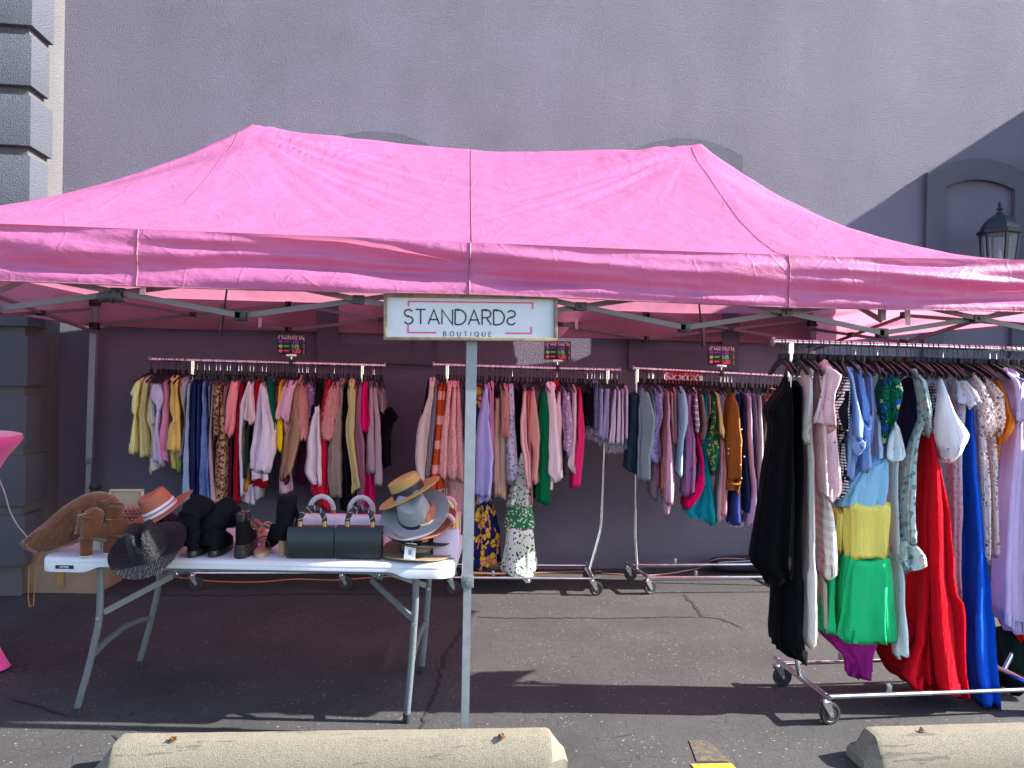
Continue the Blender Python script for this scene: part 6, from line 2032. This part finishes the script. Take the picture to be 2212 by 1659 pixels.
# right one of the tan pair: tall shaft folded over to the left
for which in (0, 1):
    hb_ = G(*(cp(1245, 1065) if which == 0 else cp(920, 1112)), TZ)
    Yh = hb_[1]
    lab = ('tan suede thigh boot with its long shaft folded over to the left', 'tan suede thigh boot with crumpled shaft, nearest the table corner')[which]
    o = thing('boot', lab, 'boot', hb_, 'pair of tan suede boots')
    heel_block(o, 'heel', su_tan, hb_, .032 if which == 0 else .031, .088)
    b = MB()
    base = hb_ + np.array([0.0, 0, 0])
    lv = [(.086, .19, .066, -.002), (.096, .205, .074, -.008), (.115, .20, .080, -.010), (.135, .15, .082, -.008), (.16, .11, .080, 0.0)]
    rg = foot_rings(base, -.55, [(z, l, w, bk_) for z, l, w, bk_ in lv])
    for ring in rg:                               # toe slopes down to the table
        for p in ring:
            f = max(0, (np.dot(p[:2] - base[:2], [math.sin(.55), math.cos(.55)]) - .05) / .15)
            p[2] -= .078 * min(1, f) ** 1.1 * (1 if p[2] < base[2] + .1 else .95)
    b.loft(rg)
    b.build('foot', su_tan, o, 60)
    b = MB()
    if which == 0:
        Ys = Yh + .055
        sweep(b, [V(*cp(x, y), Ys) for x, y in ((1320, 740), (1325, 640), (1322, 560), (1320, 480), (1322, 400), (1322, 330))], [.046, .040, .036, .045, .050, .040], [.044, .042, .040, .045, .045, .03], seed=3, wr=.004, sub=8, ridge=.009)
        b.build('ankle', su_tan, o, 70)
        b = MB()
        sec = [(52, 900, 918, .006), (90, 862, 955, .02), (150, 812, 1000, .026), (260, 715, 1046, .03), (400, 610, 1030, .034), (520, 500, 1000, .036), (640, 395, 955, .038), (760, 318, 900, .040), (900, 242, 800, .042), (1050, 196, 700, .045), (1150, 188, 620, .047), (1250, 208, 550, .048), (1340, 248, 500, .046), (1420, 320, 480, .036), (1462, 390, 450, .012)]
        xs = [q[0] for q in sec]
        rings = []
        for x in np.concatenate([np.linspace(52, 260, 12), np.linspace(285, 1462, 46)]):
            yt, yb, dp = [np.interp(x, xs, [q[i] for q in sec]) for i in (1, 2, 3)]
            pt, pb = V(*cp(x, yt), Ys + .01), V(*cp(x, yb), Ys + .01)
            c_, h_ = (pt + pb) / 2, (pt[2] - pb[2]) / 2
            ring = []
            for a in np.arange(40) * 6.2832 / 40:
                w = .006 * noise.noise(Vector((x * .006, a * .9, 3))) + .010 * (1 - 2.2 * abs(noise.noise(Vector((x * .0035 + math.sin(a) * 1.3, math.sin(a) * 2.6 - x * .003, 8))))) * (1 if x > 120 else .3)
                ring.append(c_ + np.array([0, -math.copysign(abs(math.cos(a)) ** .8, math.cos(a)) * dp * 1.0 - w * abs(math.cos(a)) * 1.2, math.sin(a) * h_]))
            rings.append(ring)
        b.loft(rings)
        b.build('shaft', su_tan, o, 70)
        b = MB()
        e = [V(*cp(x, y), Ys - .022) for x, y in ((84, 905), (140, 955), (205, 998), (275, 1030))]
        b.tube(e, .0016, 6)
        b.build('top_stitching', simple('stitch', (.4, .2, .07), .7), o)
        b = MB()
        b.tube([V(*cp(x, y), Ys - dy) for x, y, dy in ((575, 470, .006), (630, 530, .026), (700, 600, .036), (770, 670, .036), (840, 735, .032))], .0026, 6)
        b.build('seam', su_tan, o)
        b = MB()
        b.tube([V(*cp(x, y), Ys - dy) for x, y, dy in ((1150, 330, .05), (1230, 345, .056), (1300, 300, .05), (1350, 262, .03))], [.006, .011, .010, .004], 8)
        b.build('fold', su_tan, o)
    else:
        Ys = Yh + .045
        path = [(930, 760, 0), (935, 680, .0), (975, 612, .0), (1030, 555, .0), (1050, 490, .0), (1035, 425, .0)]
        pts = [V(*cp(x, y), Ys + dy) for x, y, dy in path]
        sweep(b, pts, [.035, .034, .046, .050, .046, .020], [.04, .04, .05, .05, .042, .02], seed=9, wr=.005, sub=10, ridge=.012)
        b.build('shaft', su_tan, o, 70)
        sh = MB()
        p0_ = V(*cp(1070, 960), Yh + .1)
        sh.box((p0_[0], p0_[1] + .02, TZ + .035), (.05, .02, .05), bev=.008)
        sh.build('sole', sole_pale, o)
# orange strap hanging off the left table end
st_ = V(82, 1205, 3.74)
b = MB()
Yst = 3.73
pp = [V(*q, Yst) for q in ((92, 1190), (84, 1212), (64, 1222), (62, 1260), (61, 1290), (64, 1311), (72, 1309), (74, 1285), (77, 1250), (82, 1215))]
for a, c in zip(pp[:-1], pp[1:]):
    b.bar(a, c, .002, .0055, (0, 1, 0))
tag(b.build('strap', simple('tan_lace', (.33, .13, .03), .7), None, 0, org=pp[0]), 'thin orange tan lace looping down from the left table end', 'lace')

# plain black boots seen from behind
def cz(x, y):
    return (450 + x / 6.913) / 1.35624, (1420 + y / 6.913) / 1.35624
for i, (hx_, hy_, path, rx, lab) in enumerate((
        (740, 1488, [(745, 1230), (740, 1050), (745, 850), (790, 640), (880, 500), (1010, 480), (1110, 620)], [.041, .041, .045, .052, .060, .062, .045], 'black suede ankle boot with drooping shaft, left of a pair'),
        (1175, 1482, [(1150, 1230), (1150, 1060), (1190, 900), (1310, 740), (1450, 590), (1545, 640), (1570, 780)], [.042, .042, .047, .054, .060, .060, .048], 'black suede ankle boot with drooping shaft, right of a pair'))):
    hb_ = G(*cz(hx_, hy_), TZ)
    o = thing('boot', lab, 'boot', hb_, 'pair of plain black boots')
    b = MB()
    b.loft(foot_rings(hb_, -.1, [(.0005, .26, .074, 0), (.004, .262, .078, -.001), (.028, .262, .078, -.001), (.030, .258, .076, .001)]))
    b.build('sole', sole_blk, o, 40)
    b = MB()
    b.loft(foot_rings(hb_, -.1, [(.030, .25, .072, .002), (.05, .25, .076, .001), (.075, .20, .076, .002), (.10, .13, .076, .003), (.125, .10, .076, .004)]))
    b.build('foot', su_blk, o, 60)
    b = MB()
    pts = [V(*cz(x, y), hb_[1] + .045 + .01 * k) for k, (x, y) in enumerate(path)]
    sweep(b, pts, rx, [.045, .045, .046, .05, .05, .045, .04], seed=20 + i, wr=.006, ridge=.008)
    b.build('shaft', su_blk, o, 70)
# chunky ankle boot with glossy collar
hb_ = G(*cz(1727, 1508), TZ)
o = thing('boot', 'black chunky soled ankle boot with glossy collar', 'boot', hb_)
b = MB()
b.loft(foot_rings(hb_, -.05, [(.0005, .265, .080, 0), (.004, .27, .086, -.002), (.034, .268, .084, -.002), (.036, .262, .080, .0), (.040, .262, .080, .0), (.042, .266, .083, -.001), (.062, .262, .080, .0)]))
b.build('sole', sole_blk, o, 35)
b = MB()
b.loft(foot_rings(hb_, -.05, [(.06, .25, .074, .003), (.085, .24, .072, .004), (.11, .16, .066, .006), (.135, .115, .060, .008), (.16, .11, .058, .008), (.185, .115, .064, .002), (.20, .105, .060, .002)]))
b.build('upper', su_blk, o, 60)
b = MB()
b.loft(foot_rings(hb_, -.05, [(.168, .116, .0605, .004), (.188, .120, .067, -.001), (.204, .110, .064, .000), (.206, .08, .05, .012)]))
b.build('collar', simple('patent', (.012, .012, .016), .08, spec=.8), o, 50)
# fringed boot with stacked wooden heel
def cq(x, y):
    return (700 + x / 6.637) / 1.35624, (1400 + y / 6.637) / 1.35624
hb_ = G(*cq(838, 1528), TZ)
o = thing('boot', 'black fringed mid calf boot with stacked wooden heel', 'boot', hb_)
M['stack'] = NT('stacked_heel')
t = M['stack']
s_ = t.n('ShaderNodeSeparateXYZ')
t.l(t.coord(), s_.inputs[0])
w_ = t.math('GREATER_THAN', t.math('SINE', t.math('MULTIPLY', s_.outputs[2], 1150.0)), .75)
M['stack'] = t.done(t.bsdf(t.mix(w_, (.36, .25, .13, 1), (.14, .085, .04, 1)), .5))
b = MB()
b.loft([[hb_ + np.array([.0175 * k * math.cos(a), .0175 + .0175 * k * math.sin(a), z]) for a in np.arange(20) * 6.2832 / 20] for z, k in ((.0005, .95), (.03, .95), (.082, 1.2))])
b.build('heel', M['stack'], o, 50)
b = MB()
Ys = hb_[1] + .03
pts = [V(*cq(x, y), Ys) for x, y in ((860, 1180), (870, 1000), (900, 800), (925, 600), (940, 450), (940, 365))]
sweep(b, pts, [.036, .038, .040, .043, .044, .043], [.05, .05, .05, .055, .055, .05], seed=31, wr=.002)
b.build('shaft', su_blk, o, 60)
b = MB()
rg = foot_rings(hb_ + np.array([-.005, 0, 0]), .5, [(.080, .17, .060, 0), (.10, .19, .068, -.004), (.125, .13, .07, -.002), (.15, .09, .068, 0.0)])
for ring in rg:
    for p in ring:
        f = max(0, (np.linalg.norm(p[:2] - hb_[:2]) - .05) / .12)
        p[2] = max(TZ + .004, p[2] - .075 * min(1, f) ** 1.05)
b.loft(rg)
b.build('foot', su_blk, o, 60)
b = MB()
r_ = random.Random(5)
for k in range(46):
    f = r_.random()
    x0_, y0_ = 1040 + 90 * math.sin(f * 3), 420 + 500 * f
    p = V(*cq(x0_ + r_.uniform(-15, 20), y0_), Ys + r_.uniform(-.03, .03))
    e = p + np.array([r_.uniform(.002, .014), r_.uniform(-.01, .01), -r_.uniform(.04, .075)])
    b.bar(p, e, .0035, .001, (0, 1, 0))
b.build('fringe', su_blk, o, 0)
# sandals
def sandal(label, heel, yaw, sole_c, strap_c, straps, L=.24, w=.078, th=.016):
    o = thing('sandal', label, 'sandal', heel, 'sandals on the folding table')
    heel = np.array(heel)
    sm, stm = simple('sandal_sole', sole_c, .55, vary=.15), simple('sandal_strap', strap_c, .45, vary=.15)
    b = MB()
    b.loft(foot_rings(heel, yaw, [(.0005, L, w * .96, 0), (th * .5, L, w, 0), (th, L * .99, w * .98, .001)]))
    b.build('sole', simple('sandal_edge', (.36, .25, .15), .6), o, 40)
    b = MB()
    b.loft(foot_rings(heel, yaw, [(th + .0003, L * .97, w * .93, .003), (th + .003, L * .95, w * .9, .004)]))
    b.build('insole', sm, o, 40)
    ex = np.array([math.cos(yaw), math.sin(yaw), 0])
    ey = np.array([-math.sin(yaw), math.cos(yaw), 0])
    for pos, hgt, wd, leanb in straps:
        b = MB()
        rings = []
        for a in np.linspace(0, math.pi, 17):
            p = heel + ey * (pos + leanb * math.sin(a)) + ex * (w * .47 * math.cos(a)) + np.array([0, 0, th + hgt * math.sin(a) ** .8])
            t_ = np.array([0, 0, 1.]) * math.cos(a) * 0
            nrm = unit(ex * math.cos(a) + np.array([0, 0, 1]) * math.sin(a))
            rings.append([p - ey * wd / 2 + nrm * .002, p + ey * wd / 2 + nrm * .002, p + ey * wd / 2 - nrm * .002, p - ey * wd / 2 - nrm * .002])
        b.loft(rings)
        b.build('strap', stm, o, 50)
    return o
sandal('tan flat sandal with dark studded strap at front of table', G(*cq(390, 1560), TZ), .05, (.42, .22, .15), (.045, .02, .02), [(.085, .062, .012, -.02), (.17, .05, .02, 0)])
sandal('blush sandal with padded ankle strap behind the tan sandal', G(*cq(500, 1290), TZ), .1, (.46, .22, .17), (.42, .24, .19), [(.02, .085, .02, -.03), (.12, .07, .018, .01)])
sandal('amber clear strap sandal beside the chunky boot', G(*cq(190, 1205), TZ), -.1, (.36, .11, .06), (.30, .09, .045), [(.02, .075, .014, -.02), (.10, .065, .04, 0)])
sandal('beige slingback sandal at the back of table', G(*cz(1260, 790), TZ), .1, (.42, .33, .24), (.42, .34, .25), [(.02, .12, .016, -.02), (.10, .10, .03, 0)])
sandal('brown leather sandal behind the blush white handbags', G(771, 1172, TZ), .1, (.26, .12, .06), (.28, .12, .055), [(.03, .125, .02, -.02), (.12, .09, .03, 0)])

# ================================================================== BOXES, BASKET AND OTHER THINGS
card = simple('cardboard', (0.24, 0.17, 0.115), .85, vary=.12, scale=8)
a_ = np.array([-2.70, 5.52, 0])
bx = thing('cardboard_box', 'brown cardboard box on the asphalt behind left end of table', 'box', (-2.35, 5.7, 0))
b = MB()
Rb = Matrix.Rotation(R(-6), 3, 'Z')
bc = np.array([(G(55, 1274)[0] + G(215, 1266)[0]) / 2 + .03, 6.0, 0.17])
b.box(bc, (0.60, 0.36, 0.335), Rb, .004)
b.build('carton', card, bx, 30)
b = MB()
b.box(bc + np.array([-.05, -.02, .171]), (0.56, 0.16, .004), Rb)
b.box(bc + np.array([-.02, .1, .176]), (0.56, 0.16, .004), Rb @ Matrix.Rotation(R(6), 3, 'X'))
b.build('flap', card, bx, 30)
b = MB()
b.box(bc + np.array([.02, -.19, -.02]), (.05, .004, .2), Rb)
b.build('packing_tape', simple('tape_tan', (.28, .17, .05), .35), bx, 30)

lid = (V(240, 1057, 4.30), V(308, 1106, 4.30))
lc = (lid[0] + lid[1]) / 2
dbx = thing('display_box', 'beige box with upright open lid behind the tan boots', 'box', (lc[0], 4.2, TZ))
bg_ = simple('beige_board', (.34, .29, .20), .7)
b = MB()
b.box((lc[0], 4.302, lc[2] + .0), (lid[1][0] - lid[0][0], .012, lid[0][2] - lid[1][2]), Matrix.Rotation(.02, 3, 'Y'), .002)
b.build('lid', bg_, dbx)
b = MB()
w_ = lid[1][0] - lid[0][0]
for dx, dz, ww, hh in ((0, lid[0][2] - .004, w_ + .006, .009), (-w_ / 2, lc[2], .008, lid[0][2] - lid[1][2]), (w_ / 2, lc[2], .008, lid[0][2] - lid[1][2])):
    b.box((lc[0] + dx, 4.296, dz), (ww, .026, hh), bev=.001)
b.build('lid_rim', simple('beige_rim', (.46, .40, .24), .6), dbx)
b = MB()
b.box((lc[0], 4.22, TZ + (lid[1][2] - TZ) / 2), (w_, .15, lid[1][2] - TZ - .003), bev=.003)
b.build('base', bg_, dbx)
mat_c = fab((216, 134, 106), 'knit', bump=.8, sc=.6)
mc = V(281, 1150, 4.06)
bk = thing('woven_bag', 'rust woven rope clutch bag behind the black open weave hat', 'bag', (mc[0], 4.06, TZ))
b = MB()
b.box((mc[0], 4.07, TZ + .085), (.16, .05, .165), Matrix.Rotation(.05, 3, 'Y'), .018)
b.build('body', mat_c, bk)
b = MB()
r_ = random.Random(8)
for i in range(15):
    for j in range(9):
        p = np.array([mc[0] - .072 + i * .0103, 4.043, TZ + .02 + j * .0165])
        s_ = 1 if (i + j) % 2 else -1
        b.tube([p + np.array([-.005, 0, -.007 * s_]), p + np.array([0, -.005, 0]), p + np.array([.005, 0, .007 * s_])], .0036, 5)
o = b.build('rope_weave', simple('rust_rope', (.46, .20, .13), .8), bk)
o['kind'] = 'stuff'

# pink spandex cocktail table at the left picture edge
ct = thing('cocktail_table', 'hot pink stretch covered cocktail table at the left edge', 'table', (-2.58, 4.35, 0))
spx = simple('pink_spandex', (.70, .055, .30), .6, vary=.05, Sheen_Weight=.3)
tx_ = V(31, 960, 4.35)
cxx, cyy = tx_[0] - .36, 4.35
b = MB()
zt = V(20, 944, 4.2)[2]
prof = [(.001, zt), (.34, zt), (.362, zt - .006), (.366, zt - .03), (.352, zt - .055), (.30, zt - .12), (.20, zt - .30), (.13, zt - .52), (.12, zt - .62), (.135, zt - .78), (.19, zt - .98)]
def leg4(p, r, a):
    f = max(0, (zt - .62 - p[2]) / (zt - .62))
    k = 1 + .25 * f * math.cos(4 * a)
    return (p[0] * k, p[1] * k, p[2])
prof = [(r, z) for r, z in prof if z > .1] + [(.27, .035), (.28, .012), (.24, .010)]
b.lathe(prof, (cxx, cyy, 0), 64, None, 0, leg4)
b.build('cover', spx, ct, 60)
b = MB()
for k in range(4):
    a = R(90 * k)
    b.lathe([(.03, .001), (.04, .004), (.03, .015), (.001, .02)], (cxx + .4 * math.cos(a), cyy + .4 * math.sin(a), 0), 12)
b.build('foot', M['black_rubber'], ct)

# cords
def cord(label, pts, r, mat):
    q = [np.asarray(p, float) for p in pts]
    P = []
    for i in range(len(q) - 1):
        p0, p1, p2, p3 = q[max(0, i - 1)], q[i], q[i + 1], q[min(len(q) - 1, i + 2)]
        for t_ in np.linspace(0, 1, 9)[:-1]:
            P.append(0.5 * ((2 * p1) + (-p0 + p2) * t_ + (2 * p0 - 5 * p1 + 4 * p2 - p3) * t_ ** 2 + (-p0 + 3 * p1 - 3 * p2 + p3) * t_ ** 3))
    P.append(q[-1])
    b = MB()
    b.tube(P, r, 7)
    return tag(b.build('cord', mat, None, 60, org=q[0]), label, 'cord')
oc = simple('orange_jacket', (.50, .15, .07), .5)
cord('long orange extension cord lying along the wall behind table and racks', [G(u, v, .006) for u, v in ((262, 1250), (330, 1243), (400, 1249), (470, 1256), (560, 1257), (640, 1251), (720, 1253), (800, 1248), (880, 1242), (960, 1236), (1080, 1240), (1200, 1236), (1300, 1234))], .0055, oc)
cord('pinkish cord running from middle rack to black bag', [G(u, v, .006) for u, v in ((1300, 1238), (1345, 1241), (1400, 1243), (1450, 1238), (1490, 1231), (1515, 1226))] + [V(1535, 1212, 6.16), V(1560, 1206, 6.14), V(1610, 1208, 6.12), V(1660, 1210, 6.10)], .005, simple('pink_jacket', (.42, .22, .2), .5))
cord('thin white cord drooping in front of the block pilaster', [V(-4, 1030, 4.6), V(10, 1065, 4.65), V(22, 1105, 4.7), V(38, 1135, 4.75), V(58, 1160, 4.8), V(75, 1190, 4.85)], .0035, simple('white_jacket', (.5, .49, .5), .5))
# black soft bag on the ground behind the right rack
bc = (G(1535, 1238) + G(1675, 1240)) / 2
sb = thing('storage_bag', 'black soft storage bag on the ground behind right back rack', 'bag', (bc[0] + .1, 6.15, 0))
b = MB()
rings = []
for x in np.linspace(-.36, .36, 24):
    e = math.sqrt(max(0.02, 1 - (x / .365) ** 6))
    ring = []
    for a in np.arange(22) * 6.2832 / 22:
        ca, sa = math.cos(a), math.sin(a)
        y = math.copysign(abs(ca) ** .55, ca) * .10 * e
        z = .065 + math.copysign(abs(sa) ** .6, sa) * .062 * e * (1 + .12 * math.sin(x * 9))
        w = .008 * noise.noise(Vector((x * 9, a * 1.3, 2)))
        ring.append((bc[0] + .1 + x, 6.17 + y, max(.003, z + w)))
    rings.append(ring)
b.loft(rings)
b.build('body', simple('black_nylon', (.014, .016, .022), .45, vary=.2, bump=.3), sb, 60)
b = MB()
b.tube([(bc[0] + .1 - .33, 6.075, .10), (bc[0] + .1, 6.068, .115), (bc[0] + .1 + .33, 6.075, .105)], .004, 6)
b.build('zip', M['dark_chrome'], sb)
